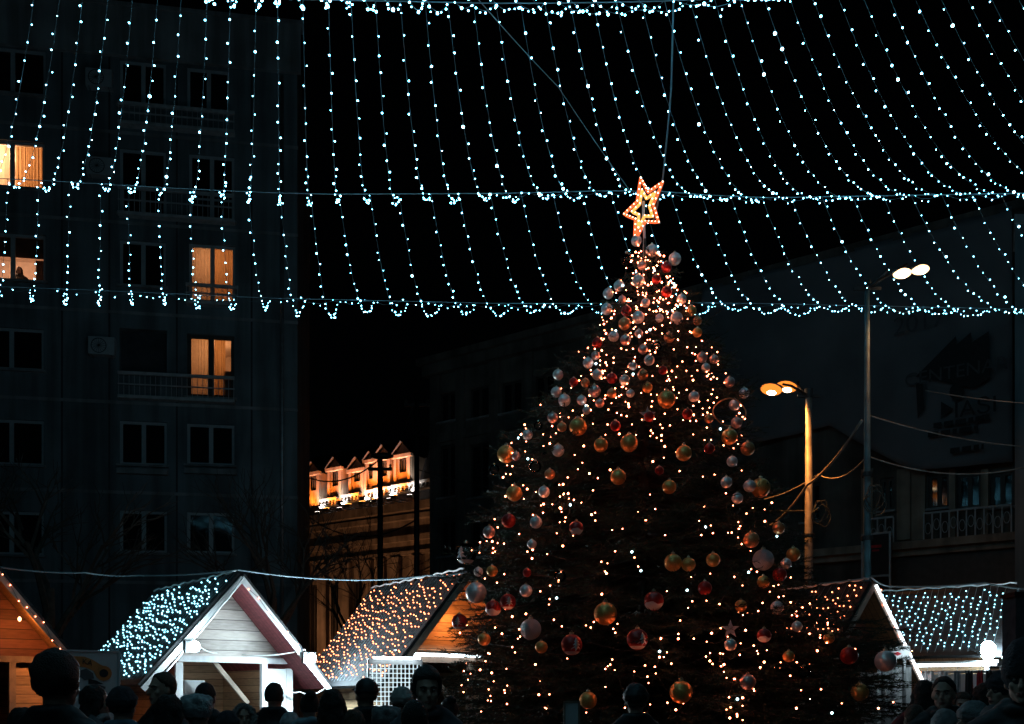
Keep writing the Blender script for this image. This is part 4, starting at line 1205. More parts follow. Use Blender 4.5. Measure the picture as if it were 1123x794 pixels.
def roof_lights(C, n, m, label, side=-1, y0=None, y1=None, per=10, frac=.96, r=.0165, bare=.12):
    key = m
    if key not in roof_led: roof_led[key] = ico(r, 'roof_led', M[m])
    root = thing('roof_light_curtain', label, 'light curtain', C['base'], C['th'], 'light curtains on the chalet roofs')
    y0 = -C['ov'] + .03 if y0 is None else y0; y1 = C['L'] - .03 if y1 is None else y1
    off = .088
    nv_ = Vector((side * C['k'] / C['n'], 0, 1 / C['n']))
    P = lambda s, y, h=off: Vector((side * C['hw'] * s, y, C['zr'] - (C['zr'] - C['ze']) * s)) + nv_ * h
    rc = MB(); pts = []
    for i in range(30):
        y = -C['ov'] + (y1 + C['ov']) * i / 29; p = P(0, y, .12); p.z += .015 * math.sin(i * 1.9); pts.append(p)
    rc.tube(pts, .016, 6); rc.build('ridge_cable', M['white_cable'], root, smooth=True)
    for i in range(n):
        y = y0 + (y1 - y0) * (i + .5) / n
        slope_len = C['hw'] * C['n'] * frac
        path = [P(s * frac, y + .015 * math.sin(7 * s + i), off + .008 * math.sin(3 * s + i)) for s in [q / 6 for q in range(7)]]
        w = MB(); w.tube(path, .0035, 4, cap=False); so = w.build('drop_strand', M['wire'] if m == 'led_warm' else M['cable'], root)
        d = r3.uniform(bare * .5, bare + .28)
        while d < slope_len - .05:
            s = d / slope_len
            inst('bulb', roof_led[key], so, P(s * frac, y + r3.uniform(-.035, .035), off + r3.uniform(0, .025)))
            d += slope_len / per * r3.uniform(.55, 1.45)
    return root
def eave_dots(C, n, label):
    """few warm bulbs under the right barge"""
    root = thing('gable_light_string', label, 'string light', C['base'], C['th'], 'short light strings in the chalet gables')
    pts = []
    for i in range(n):
        s = .06 + .86 * i / (n - 1); side = 1
        pts.append(Vector((side * C['hw'] * s, -C['ov'] - .07 + r3.uniform(-.02, .05), C['zr'] - (C['zr'] - C['ze']) * s - r3.uniform(-.04, .12))))
    w = MB(); w.tube(pts, .004, 4); w.build('cable_run', M['dark_cable'], root)
    for p in pts: inst('bulb', tl_w, root, p + Vector((0, -.015, -.01)))
def flood_lamp(C, x, y, z, label, power, rad=.10, col=(.66, .9, 1.0), tgt=None):
    fl = thing('floodlight', label, 'floodlight', C['base'], C['th'], 'cold white floodlights on the chalets')
    b = MB(); b.box((x - .11, y - .03, z - .09), (x + .11, y + .05, z + .09)); b.build('housing', M['black_metal'], fl)
    b = MB(); b.ell((x, y - .10, z), (rad, rad * .8, rad), 16, 10); b.build('lens', M['flood'], fl, smooth=True)
    b = MB(); b.tube([(x, y + .04, z), (x, y + .16, z + .02)], .015, 6); b.build('bracket', M['metal'], fl)
    lamp('floodlight_beam', (x, y - .24, z - .04), power, col, .10, fl)
    return fl

# C1 at the left edge
C1 = chalet(-6, 622, 15.6, 38, 'wooden market chalet cut by the left picture edge, warm orange inside', soffit='soffit_wood', gable='gable_red', front='wood', frame='beam', opening=(-1.2, .36), ov=.8)
lamp('chalet_light', (.42, -.55, 2.75), 9, (1, .34, .07), .06, C1['o'])
lamp('counter_light', (.75, -.6, 1.9), 9, (1, .36, .10), .08, C1['o'])
b = MB(); b.ell((.42, -.5, 2.86), (.028, .028, .04), 12, 8); b.build('light_bulb', M['sodium_pale'], C1['o'], smooth=True)
eave_dots(C1, 12, 'warm dots of light along the right gable edge of the leftmost chalet')
# C2
C2 = chalet(265, 632, 16.0, 39, 'market chalet with a bright white front and red soffit', opening=(-.66, .72), L=2.9, hw=1.58, ov=.85, sl=.70, sr=1.24)
roof_lights(C2, 33, 'led_roof', 'dense curtain of cool white lights on the roof left of the bright white front', per=13, r=.0135)
eave_dots(C2, 9, 'warm dots of light along the gable edge above the bright white front')
flood_lamp(C2, -.84, -.93, 2.38, 'glaring cold floodlight at the left corner of the bright white chalet', 75, .085)
flood_lamp(C2, 1.13, -.96, 2.26, 'glaring cold floodlight at the right corner of the bright white chalet', 320, .075)
lamp('chalet_light', (-.2, 1.2, 2.4), 4, (.9, .95, 1), .1, C2['o'])
b = MB(); b.tube([(-.2, .9, 2.55), (-.2, 1.5, 2.55)], .02, 8); b.build('tube_light', M['tube'], C2['o'])
sh = thing('shelf_table', 'black legged table with a white crate inside the bright white chalet', 'table', C2['base'], C2['th'])
b = MB(); b.box((-.62, .9, 1.62), (.13, 1.4, 1.68)); b.build('table_top', M['black_metal'], sh)
for x in (-.57, .08):
    for y in (.94, 1.36): b = MB(); b.box((x - .03, y - .03, 0), (x + .03, y + .03, 1.62)); b.build('leg', M['black_metal'], sh)
bx = thing('crate', 'small white crate standing on the black table in the chalet', 'crate', C2['base'], C2['th'])
b = MB(); b.box((-.22, 1.0, 1.685), (.11, 1.3, 1.87)); b.build('crate_body', M['white_paint'], bx)
b = MB(); b.box((-.24, .98, 1.87), (.13, 1.32, 1.9)); b.build('lid', M['sign_white'], bx)
pl_ = thing('potted_plant', 'little dark potted plant beside the white crate in the chalet', 'plant', C2['base'], C2['th'])
b = MB(); b.lathe([(0, 0), (.05, 0), (.075, .12), (.06, .12), (.0, .1)], (-.42, 1.1, 1.69), 14); b.build('pot', M['dark_frame'], pl_, smooth=True)
b = MB()
for k in range(26):
    a = r3.random() * 6.28; e = r3.uniform(.1, .24); q = Vector((-.42, 1.1, 1.8)); d = Vector((math.cos(a) * .6, math.sin(a) * .6, 1.1)).normalized() * e; s = Vector((-math.sin(a), math.cos(a), 0)) * .02
    b.poly([q, q + d * .5 + s, q + d, q + d * .5 - s])
b.build('foliage', M['needles'], pl_)
# white wires hanging in the gable of C2
def c_cable(C, pts, label, r=.011, m='white_cable', sag=.1):
    o = thing('power_cable', label, 'cable', C['base'], C['th']); P = []
    for a, b_ in zip(pts, pts[1:]):
        for i in range(10):
            t = i / 10; p = Vector(a).lerp(Vector(b_), t); p.z -= 4 * sag * t * (1 - t); P.append(p)
    P.append(Vector(pts[-1])); b = MB(); b.tube(P, r, 6); b.build('cable_run', M[m], o, smooth=True)
c_cable(C2, [(-.8, -.9, 2.45), (-.1, -.1, 2.33)], 'white cable from the left floodlight across the chalet gable', sag=.04)
c_cable(C2, [(.35, -.08, 2.32), (1.1, -.9, 2.4)], 'white cable from the right floodlight across the chalet gable', sag=.05)
c_cable(C2, [(.0, -.9, 3.5), (-.35, -.9, 3.05), (-.85, -.9, 2.45), (-1.45, -.9, 1.75)], 'white cable along the left gable edge of the bright chalet', sag=.02, r=.014)
c_cable(C2, [(1.0, -.08, 1.85), (1.3, -.3, 1.7), (1.5, -.8, 1.75)], 'looped white cable beside the white front panel', sag=.07)
# C3
C3 = chalet(514, 629, 16.4, 34, 'orange lit market chalet half hidden behind the tree\'s left side', soffit='soffit_wood', gable='wood', front='wood', frame='beam', opening=(-.95, .3), L=2.9)
roof_lights(C3, 27, 'led_warm', 'curtain of warm lights on the roof left of the tree', per=15, r=.0125)
lamp('chalet_light', (-.1, -.3, 2.85), 15, (1, .33, .08), .08, C3['o'])
tb_ = thing('tube_lamp', 'cold fluorescent tube under the gable of the orange chalet', 'tube lamp', C3['base'], C3['th'])
b = MB(); b.box((-1.15, -.22, 2.33), (.5, -.12, 2.37)); b.build('batten', M['white_paint'], tb_)
b = MB(); b.tube([(-1.12, -.17, 2.3), (.47, -.17, 2.3)], .025, 8); b.build('tube', M['tube'], tb_, smooth=True)
# wire lattice panel beside C3, lamp light painted into its wires as glow
wp0, wp1 = at(404, 723, 15.1), at(462, 724, 15.4)
wp = thing('wire_lattice_panel', 'white wire lattice panel with painted glow in front of the warm roof', 'lattice panel', (wp0.x, wp0.y, 0), math.atan2(wp1.y - wp0.y, wp1.x - wp0.x))
wl = (wp1 - wp0).length; zt = wp0.z
b = MB(); b.bar((0, 0, .3), (0, 0, zt), .03); b.bar((wl, 0, .3), (wl, 0, zt), .03); b.bar((0, 0, zt - .03), (wl, 0, zt - .03), .05, .09); b.build('frame', M['white_paint'], wp)
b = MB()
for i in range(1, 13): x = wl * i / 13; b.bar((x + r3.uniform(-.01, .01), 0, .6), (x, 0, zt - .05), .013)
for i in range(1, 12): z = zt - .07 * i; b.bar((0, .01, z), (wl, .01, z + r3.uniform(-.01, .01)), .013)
b.build('wire_lattice', M['lattice_glow'], wp)
for x in (.02, wl - .02):
    b = MB(); b.bar((x, 0, 0), (x, 0, .3), .04); b.bar((x, -.25, .02), (x, .25, .02), .04); b.build('foot', M['metal'], wp)
b = MB(); b.tube([(.05, -.12, zt + .02), (wl - .05, -.12, zt + .02)], .018, 8); b.build('tube_light', M['tube'], wp, smooth=True)
b = MB(); b.bar((.1, 0, zt), (.1, -.12, zt + .02), .015); b.bar((wl - .1, 0, zt), (wl - .1, -.12, zt + .02), .015); b.build('tube_bracket', M['metal'], wp)
# C4
C4 = chalet(957, 640, 16.2, 30, 'dark gabled market chalet right of the tree with a white light strip', strip=True, soffit='soffit_wood', gable='gable_red', front='white_paint', frame='beam', hw=1.3, ze=1.72, L=2.3)
roof_lights(C4, 24, 'led_warm', 'curtain of warm lights on the roof right of the tree', per=12)
eave_dots(C4, 10, 'warm dots of light along the dark gable right of the tree')
# C5
C5 = chalet(1116, 645, 18.6, 54, 'market chalet at the right edge with clothes under a glaring lamp', hw=1.5, ze=2.3, L=3.0, ov=.3, soffit='soffit_wood', gable='wood', frame='white_paint')
roof_lights(C5, 24, 'led_roof', 'curtain of cool white lights on the rightmost roof', per=13, r=.0145, y0=-.2)
def c5(x, y, z): return Vector((x, y, z))
tl = thing('tube_lamp', 'long cold tube lamp along the eave of the rightmost chalet', 'tube lamp', C5['base'], C5['th'])
b = MB(); b.box((-1.57, -.25, 2.21), (-1.51, 2.6, 2.25)); b.build('batten', M['white_paint'], tl)
b = MB(); b.tube([(-1.54, -.22, 2.18), (-1.54, 2.57, 2.18)], .026, 8); b.build('tube', M['tube'], tl, smooth=True)
flood_lamp(C5, -1.62, .0, 2.42, 'glaring cold floodlight at the right picture edge', 150, .165)
lamp('stall_light', (-1.1, 1.3, 1.95), 20, (.8, .95, 1), .2, C5['o'])
# stall of the rightmost chalet: awning wall, rail, garments
stx, sty = at(1006, 725, 16.9), at(1104, 722, 16.2)
stall_dir = (sty - stx); stall_dir.z = 0; slen = stall_dir.length; sang = math.atan2(stall_dir.y, stall_dir.x)
rail = thing('clothes_rail', 'metal rail of hanging scarves and garments under the long tube lamp', 'clothes rail', (stx.x, stx.y, 0), sang)
b = MB(); b.tube([(0, 0, 2.02), (slen, 0, 2.02)], .02, 8); b.build('bar', M['metal'], rail, smooth=True)
for x in (.03, slen - .03):
    b = MB(); b.tube([(x, 0, 0), (x, 0, 2.02)], .02, 8); b.build('upright', M['metal'], rail, smooth=True)
bw = thing('back_sheet', 'white sheet hung behind the garments of the rightmost chalet', 'sheet', (stx.x, stx.y, 0), sang)
b = MB()
for i in range(60):
    pt = lambda j, z: (-.1 + (slen + .5) * j / 60, .55 + .03 * math.sin(j * .9) + .02 * math.sin(j * 2.3), z)
    b.quad(pt(i, .3), pt(i + 1, .3), pt(i + 1, 2.0), pt(i, 2.0))
b.build('sheet_cloth', M['white_paint'], bw, smooth=True)
GARM = [(.16, .26, 1.05, 'scarf_white', 'white shawl', 'at the left end'), (.40, .20, 1.2, 'scarf_white', 'puffy white blouse', 'second from the left end'), (.62, .14, 1.1, 'scarf_grey', 'grey scarf', 'third from the left end'), (.80, .14, 1.3, 'scarf_black', 'black scarf', 'between two paler ones'),
        (.96, .12, 1.25, 'scarf_red', 'long red scarf', 'in the middle'), (1.11, .16, 1.2, 'scarf_black', 'black cardigan', 'just right of the red scarf'), (1.27, .16, 1.3, 'scarf_grey', 'grey patterned shawl', 'fourth from the right end'), (1.42, .12, 1.15, 'scarf_black', 'dark bag strap scarf', 'third from the right end'), (1.6, .15, 1.1, 'scarf_white', 'white scarf', 'near the right end')]
for (x, w, L_, m, nm, where) in GARM:
    if x > slen - .05: continue
    o = thing('hanging_garment', f'{nm} hanging {where} of the clothes rail', 'garment', (stx.x + stall_dir.normalized().x * x, stx.y + stall_dir.normalized().y * x, 0), sang, 'garments on the clothes rail')
    b = MB(); N_ = 16
    ph = r3.random() * 6
    for layer, yo in ((0, -.035), (1, .035)):
        for i in range(N_):
            for j in range(6):
                def pt(a, c_):
                    t = a / N_; z = 2.04 - L_ * c_ / 6; ww = w * (.75 + .25 * c_ / 6)
                    return ((t - .5) * ww, yo * (.4 + .6 * min(1, c_ / 2)) + .02 * math.sin(t * 14 + ph + .4 * c_), z)
                b.quad(pt(i, j), pt(i + 1, j), pt(i + 1, j + 1), pt(i, j + 1))
    b.build('cloth', M[m], o, smooth=True)
    b = MB(); b.tube([(0, 0, 2.0), (0, 0, 2.1), (.03, 0, 2.12), (.05, 0, 2.09)], .006, 5); b.bar((-w * .4, 0, 2.035), (w * .4, 0, 2.035), .02); b.build('hanger', M['metal'], o)
bs = at(985, 718, 15.0)
sb = thing('sign_box', 'white lit sign box with a red diamond mark right of the silver bauble', 'sign', (bs.x, bs.y, 0), R(12))
b = MB(); b.box((-.30, -.06, bs.z - .08), (.16, .06, bs.z + .13)); b.build('panel', M['sign_white'], sb)
b = MB(); b.poly([(-.05, -.064, bs.z - .02), (.02, -.064, bs.z + .01), (-.05, -.064, bs.z + .04), (-.12, -.064, bs.z + .01)]); b.build('red_diamond', M['scarf_red'], sb)
b = MB(); b.bar((-.25, 0, 0), (-.25, 0, bs.z - .08), .04); b.bar((.1, 0, 0), (.1, 0, bs.z - .08), .04); b.build('post', M['metal'], sb)
ps = at(986, 722, 15.0)
cp = thing('printed_curtain', 'pale curtain panel with printed diamonds beside the tree\'s lower right', 'curtain', (ps.x, ps.y + .3, 0), R(15))
b = MB()
for i in range(24):
    pt = lambda j, z: (-.25 + .6 * j / 24, .025 * math.sin(j * 1.3), z)
    b.quad(pt(i, .1), pt(i + 1, .1), pt(i + 1, ps.z - .12), pt(i, ps.z - .12))
b.build('curtain_cloth', M['sign_white'], cp, smooth=True)
b = MB()
for k in range(3):
    z = ps.z - .32 - .28 * k; b.poly([(-.0, -.03, z), (.09, -.03, z + .05), (0, -.03, z + .1), (-.09, -.03, z + .05)])
b.build('printed_diamond', M['scarf_grey'], cp)
b = MB(); b.tube([(-.28, 0, ps.z - .1), (.38, 0, ps.z - .1)], .014, 6); b.build('curtain_rod', M['metal'], cp)
lamp('curtain_light', (.05, -.6, ps.z + .02), 7, (.75, .93, 1), .1, cp)

# signboard between the first two chalets
s0, s1 = at(84, 715, 13.6), at(129, 714, 13.9)
sg = thing('signboard', 'white upright signboard with an orange arched banner reading KA', 'sign', (s0.x, s0.y, 0), math.atan2(s1.y - s0.y, s1.x - s0.x))
sw_ = (s1 - s0).length; z1 = s0.z; sc_ = 13.6 / F
b = MB(); b.box((-.25, 0, .5), (sw_, .04, z1)); b.build('board', M['sign_white'], sg)
b = MB(); b.box((-.28, -.02, z1 + .002), (sw_ + .03, .06, z1 + .03)); b.box((sw_ + .002, -.02, .5), (sw_ + .03, .06, z1)); b.build('frame', M['white_frame'], sg)
for x in (-.2, sw_ - .05):
    b = MB(); b.box((x - .03, .005, 0), (x + .03, .035, .5)); b.build('leg', M['metal'], sg)
X = lambda px: (px - 84) * sc_ ; Zp = lambda py: z1 - (py - 715) * sc_
def shape(pts, m, nm, y): 
    b = MB(); A = [(X(x), y, Zp(yy)) for x, yy in pts]; B = [(p[0], y + .006, p[2]) for p in A]
    b.poly(A); b.poly(list(reversed(B)))
    for i in range(len(A)): b.quad(A[i], B[i], B[(i + 1) % len(A)], A[(i + 1) % len(A)])
    return b.build(nm, m, sg)
arc = [(70, 721), (84, 719.5), (92, 720), (100, 723), (108, 728), (114, 731)]; arc2 = [(112, 747), (105, 743), (101, 735), (92, 731.5), (84, 731), (70, 732)]
shape(arc + arc2, M['sign_orange'], 'orange_arch', -.010)
shape([(112 + 8.5 * math.cos(t), 738 + 8.5 * math.sin(t)) for t in [i * .3142 for i in range(20)]], M['sign_orange'], 'orange_disc', -.014)
shape([(112 + 4.6 * math.cos(t), 738 + 4.6 * math.sin(t)) for t in [i * .3142 for i in range(20)]], M['tarp_black'], 'dark_emblem', -.020)
for s, x, y, rr in (('K', 92, 725.6, -.05), ('A', 97.5, 726.8, -.2)):
    o = bpy.data.objects.new('lettering', textmesh(s, .10, 'lettering', M['tarp_black'], .002)); COL.objects.link(o); o.parent = sg
    o.location = (X(x), -.018, Zp(y)); o.rotation_euler = (R(90), rr * -1, 0)
for (pts, m) in (([(88, 735), (94, 733), (101, 738), (102, 744), (92, 746), (87, 742)], 'tarp_grey'), ([(93, 752), (104, 750), (114, 753), (113, 759), (100, 757), (92, 756)], 'tarp_grey'), ([(96, 744), (104, 746), (112, 750), (96, 750)], 'tarp_black'), ([(86, 757), (114, 760), (116, 772), (86, 772)], 'tarp_black')):
    shape(pts, M[m], 'dark_picture', -.012)

# little framed sign and lantern post at the foot of the tree
fs = at(627, 770, 9.6)
fr = thing('framed_sign', 'small wooden framed sign standing at the foot of the tree', 'sign', (fs.x, fs.y, 0))
b = MB(); zt_ = fs.z
for a, c_ in (((-.07, 0, zt_ - .32), (-.07, 0, zt_)), ((.07, 0, zt_ - .32), (.07, 0, zt_)), ((-.08, 0, zt_), (.08, 0, zt_)), ((-.08, 0, zt_ - .32), (.08, 0, zt_ - .32))): b.bar(a, c_, .02)
b.build('frame', M['beam'], fr)
b = MB(); b.box((-.06, .0, zt_ - .31), (.06, .01, zt_ - .01)); b.build('panel', M['sign_white'], fr)
b = MB(); b.bar((0, .03, 0), (0, .03, zt_ - .1), .03); b.build('post', M['beam'], fr)

# ------------------------------------------------------------------ dark post at the right edge
pp_ = at(1119, 655, 11.5)
po = thing('square_post', 'dark cloth wrapped post at the right picture edge', 'post', (pp_.x, pp_.y, 0))
b = MB(); b.box((-.11, -.11, 0), (.2, .2, pp_.z)); b.build('shaft', M['jk_grey'], po)
b = MB(); b.box((-.13, -.13, pp_.z), (.22, .22, pp_.z + .05)); b.build('post_cap', M['black_metal'], po)
b = MB(); b.box((-.17, -.17, 0), (.26, .26, .12)); b.build('base_plate', M['black_metal'], po)
tw_ = at(1113, 246, 24.2)
bt = thing('corner_building', 'pale edge of a building at the far right beyond the banner', 'building', (tw_.x, tw_.y, 0))
def prism(mb, pts, z0, z1):
    A = [(x, y, z0) for x, y in pts]; B = [(x, y, z1) for x, y in pts]
    mb.poly(list(reversed(A))); mb.poly(B)
    for a in range(len(pts)):
        b_ = (a + 1) % len(pts); mb.quad(A[a], A[b_], B[b_], B[a])
    return mb
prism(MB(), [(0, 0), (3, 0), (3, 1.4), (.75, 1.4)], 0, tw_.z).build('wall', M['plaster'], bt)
prism(MB(), [(-.06, -.1), (3.1, -.1), (3.1, 1.5), (.7, 1.5)], tw_.z + .002, tw_.z + .2).build('cornice', M['plaster_band'], bt)

# ------------------------------------------------------------------ bare trees
def bare_tree(px, Y, h, label, seed, r0=.16, spread=1.0):
    rr = random.Random(seed); p = at(px, HY, Y); t = thing('bare_tree', label, 'tree', (p.x, p.y, 0), 0, 'bare trees by the apartment block')
    tb, cb = MB(), MB()
    hh = h * .38
    tb.tube([(0, 0, 0), (.05, 0, hh * .5), (0, .05, hh), (.05, 0, hh * 1.25)], [r0 * 1.25, r0, r0 * .85, r0 * .6], 9); tb.build('trunk', M['bark'], t, smooth=True)
    def grow(p, d, L, r, lev):
        q = p + d * L; m_ = p.lerp(q, .5) + Vector((rr.uniform(-1, 1), rr.uniform(-1, 1), rr.uniform(-.4, .6))) * L * .07
        cb.tube([p, m_, q], [r, r * .8, r * .6], 5 if lev < 2 else 3, cap=False)
        if lev >= 5: return
        for k in range(3 if lev < 4 else 2):
            nd = (d + Vector((rr.uniform(-1, 1), rr.uniform(-1, 1), rr.uniform(-.35, .55))) * .75 * spread).normalized()
            grow(p.lerp(q, rr.uniform(.55, 1)), nd, L * rr.uniform(.6, .82), r * .58, lev + 1)
    for k in range(5):
        a = k * 1.2566 + rr.uniform(-.4, .4); grow(Vector((0, 0, hh * rr.uniform(.8, 1.2))), Vector((math.cos(a) * .7, math.sin(a) * .7, 1)).normalized(), h * .2, r0 * .5, 1)
    cb.build('crown', M['bark'], t)
bare_tree(52, 21, 8.2, 'bare leafless tree in front of the grey apartment block behind the left chalets', 4)
bare_tree(298, 27, 9.0, 'bare leafless tree at the right corner of the apartment block', 9, .15)
bare_tree(386, 44, 11, 'bare twiggy tree before the floodlit mansard house', 14, .14, 1.15)

# ------------------------------------------------------------------ people
def evaluated(mb, voxel, smooth_it=5, disp=None):
    me = bpy.data.meshes.new('tmp'); me.from_pydata(mb.v, [], mb.f); me.update()
    bm = bmesh.new(); bm.from_mesh(me); bmesh.ops.recalc_face_normals(bm, faces=bm.faces[:]); bm.to_mesh(me); bm.free()
    o = bpy.data.objects.new('tmp', me); COL.objects.link(o)
    if voxel:
        r = o.modifiers.new('r', 'REMESH'); r.mode = 'VOXEL'; r.voxel_size = voxel; r.use_smooth_shade = True
    s = o.modifiers.new('s', 'SMOOTH'); s.iterations = smooth_it; s.factor = .5
    dg = bpy.context.evaluated_depsgraph_get()
    m2 = bpy.data.meshes.new_from_object(o.evaluated_get(dg))
    bpy.data.objects.remove(o); bpy.data.meshes.remove(me)
    if disp:
        n = len(m2.vertices); co = np.empty(n * 3, 'f'); m2.vertices.foreach_get('co', co); co = co.reshape(-1, 3)
        no = np.empty(n * 3, 'f'); m2.vertices.foreach_get('normal', no); no = no.reshape(-1, 3)
        co = disp(co, no); m2.vertices.foreach_set('co', co.astype('f').ravel()); m2.update()
    for p in m2.polygons: p.use_smooth = True
    return m2
def nz3(co, sc, seed=0.0):
    return np.array([mnoise.noise(Vector((float(c[0]) * sc + seed, float(c[1]) * sc, float(c[2]) * sc))) for c in co])

def make_body(female=False):
    b = MB()
    b.ell((0, .008, 1.645), (.074, .094, .105), 24, 16); b.ell((0, -.022, 1.575), (.061 if not female else .056, .068, .062), 20, 12)
    b.ell((0, -.060, 1.55), (.036, .03, .036), 14, 10); b.ell((0, -.102, 1.612), (.0125, .016, .025), 12, 8); b.ell((0, -.112, 1.598), (.016, .014, .012), 12, 8)
    b.ell((0, -.072, 1.652), (.052, .022, .012), 14, 8); b.ell((0, -.084, 1.563), (.024, .014, .009), 12, 8); b.ell((0, -.078, 1.527), (.02, .016, .016), 12, 8)
    for s in (-1, 1):
        b.ell((s * .076, .005, 1.615), (.011, .021, .031), 12, 8); b.ell((s * .042, -.062, 1.603), (.02, .02, .022), 12, 8)
    b.tube([(0, .02, 1.58), (0, .022, 1.48), (0, .025, 1.40)], [.052, .055, .07], 14)
    b.ell((0, .01, 1.28), (.17, .105, .17)); b.ell((0, .005, 1.08), (.15, .10, .17)); b.ell((0, .005, .93), (.165, .11, .12))
    for s in (-1, 1):
        b.tube([(s * .15, .01, 1.40), (s * .20, .015, 1.37), (s * .24, .03, 1.10), (s * .19, -.09, .93)], [.05, .05, .04, .028], 12)
        b.ell((s * .172, -.125, .90), (.022, .038, .042), 12, 8)
        for k in range(4):
            z = .925 - .018 * k; b.tube([(s * .165, -.14, z), (s * .15, -.175, z - .012), (s * .125, -.185, z - .022)], [.009, .0085, .007], 8)
        b.tube([(s * .165, -.12, .93), (s * .14, -.145, .945), (s * .12, -.165, .94)], [.011, .010, .008], 8)
        b.tube([(s * .085, 0, .92), (s * .095, .0, .50), (s * .10, .02, .08)], [.082, .055, .038], 12); b.ell((s * .10, -.05, .045), (.04, .11, .04), 12, 8)
    def disp(co, no):
        for s in (-1, 1):
            d2 = ((co - np.array([s * .031, -.084, 1.634])) ** 2).sum(1); co[:, 1] += .008 * np.exp(-d2 / .015 ** 2)
        d = (co[:, 2] - 1.5625) / .0025; mk = (np.abs(co[:, 0]) < .022) & (co[:, 1] < -.07); co[:, 1] += np.where(mk, .004 * np.exp(-d * d), 0)
        return co
    return evaluated(b, .008, 3, disp)
def make_jacket(hood=False, long_=False, seed=0):
    b = MB()
    b.ell((0, .01, 1.26), (.205, .145, .20), 20, 14); b.ell((0, .0, 1.04), (.195, .15, .24), 20, 14); b.ell((0, 0, .86), (.20, .155, .16 if not long_ else .30), 20, 14)
    b.tube([(-.19, .012, 1.385), (-.1, .02, 1.42), (0, .025, 1.435), (.1, .02, 1.42), (.19, .012, 1.385)], [.068, .075, .08, .075, .068], 14)
    for s in (-1, 1):
        b.tube([(s * .17, .012, 1.39), (s * .225, .018, 1.34), (s * .275, .035, 1.09), (s * .215, -.10, .93), (s * .17, -.15, .90)], [.072, .078, .068, .06, .058], 14)
        b.ell((s * .15, -.13, .86), (.09, .06, .10), 14, 10)
    b.tube([(.078 * math.cos(t), .022 + .076 * math.sin(t), 1.497 + .018 * math.sin(t)) for t in [i * .3927 for i in range(16)]], .033, 8, closed=True)
    b.tube([(-.17, .015, 1.41), (-.07, .03, 1.475), (.07, .03, 1.475), (.17, .015, 1.41)], [.055, .075, .075, .055], 14)
    if hood: b.ell((0, .125, 1.445), (.125, .07, .085), 16, 10); b.tube([(-.11, .06, 1.47), (-.09, .15, 1.5), (0, .18, 1.52), (.09, .15, 1.5), (.11, .06, 1.47)], .034, 10)
    def disp(co, no):
        w = np.sin(co[:, 2] * 70 + 3 * np.sin(co[:, 0] * 9 + seed)) * .004 * (np.abs(co[:, 2] - 1.05) < .32) + nz3(co, 9, seed) * .013 + nz3(co, 24, seed + 3) * .005
        return co + no * w[:, None]
    return evaluated(b, .013, 4, disp)
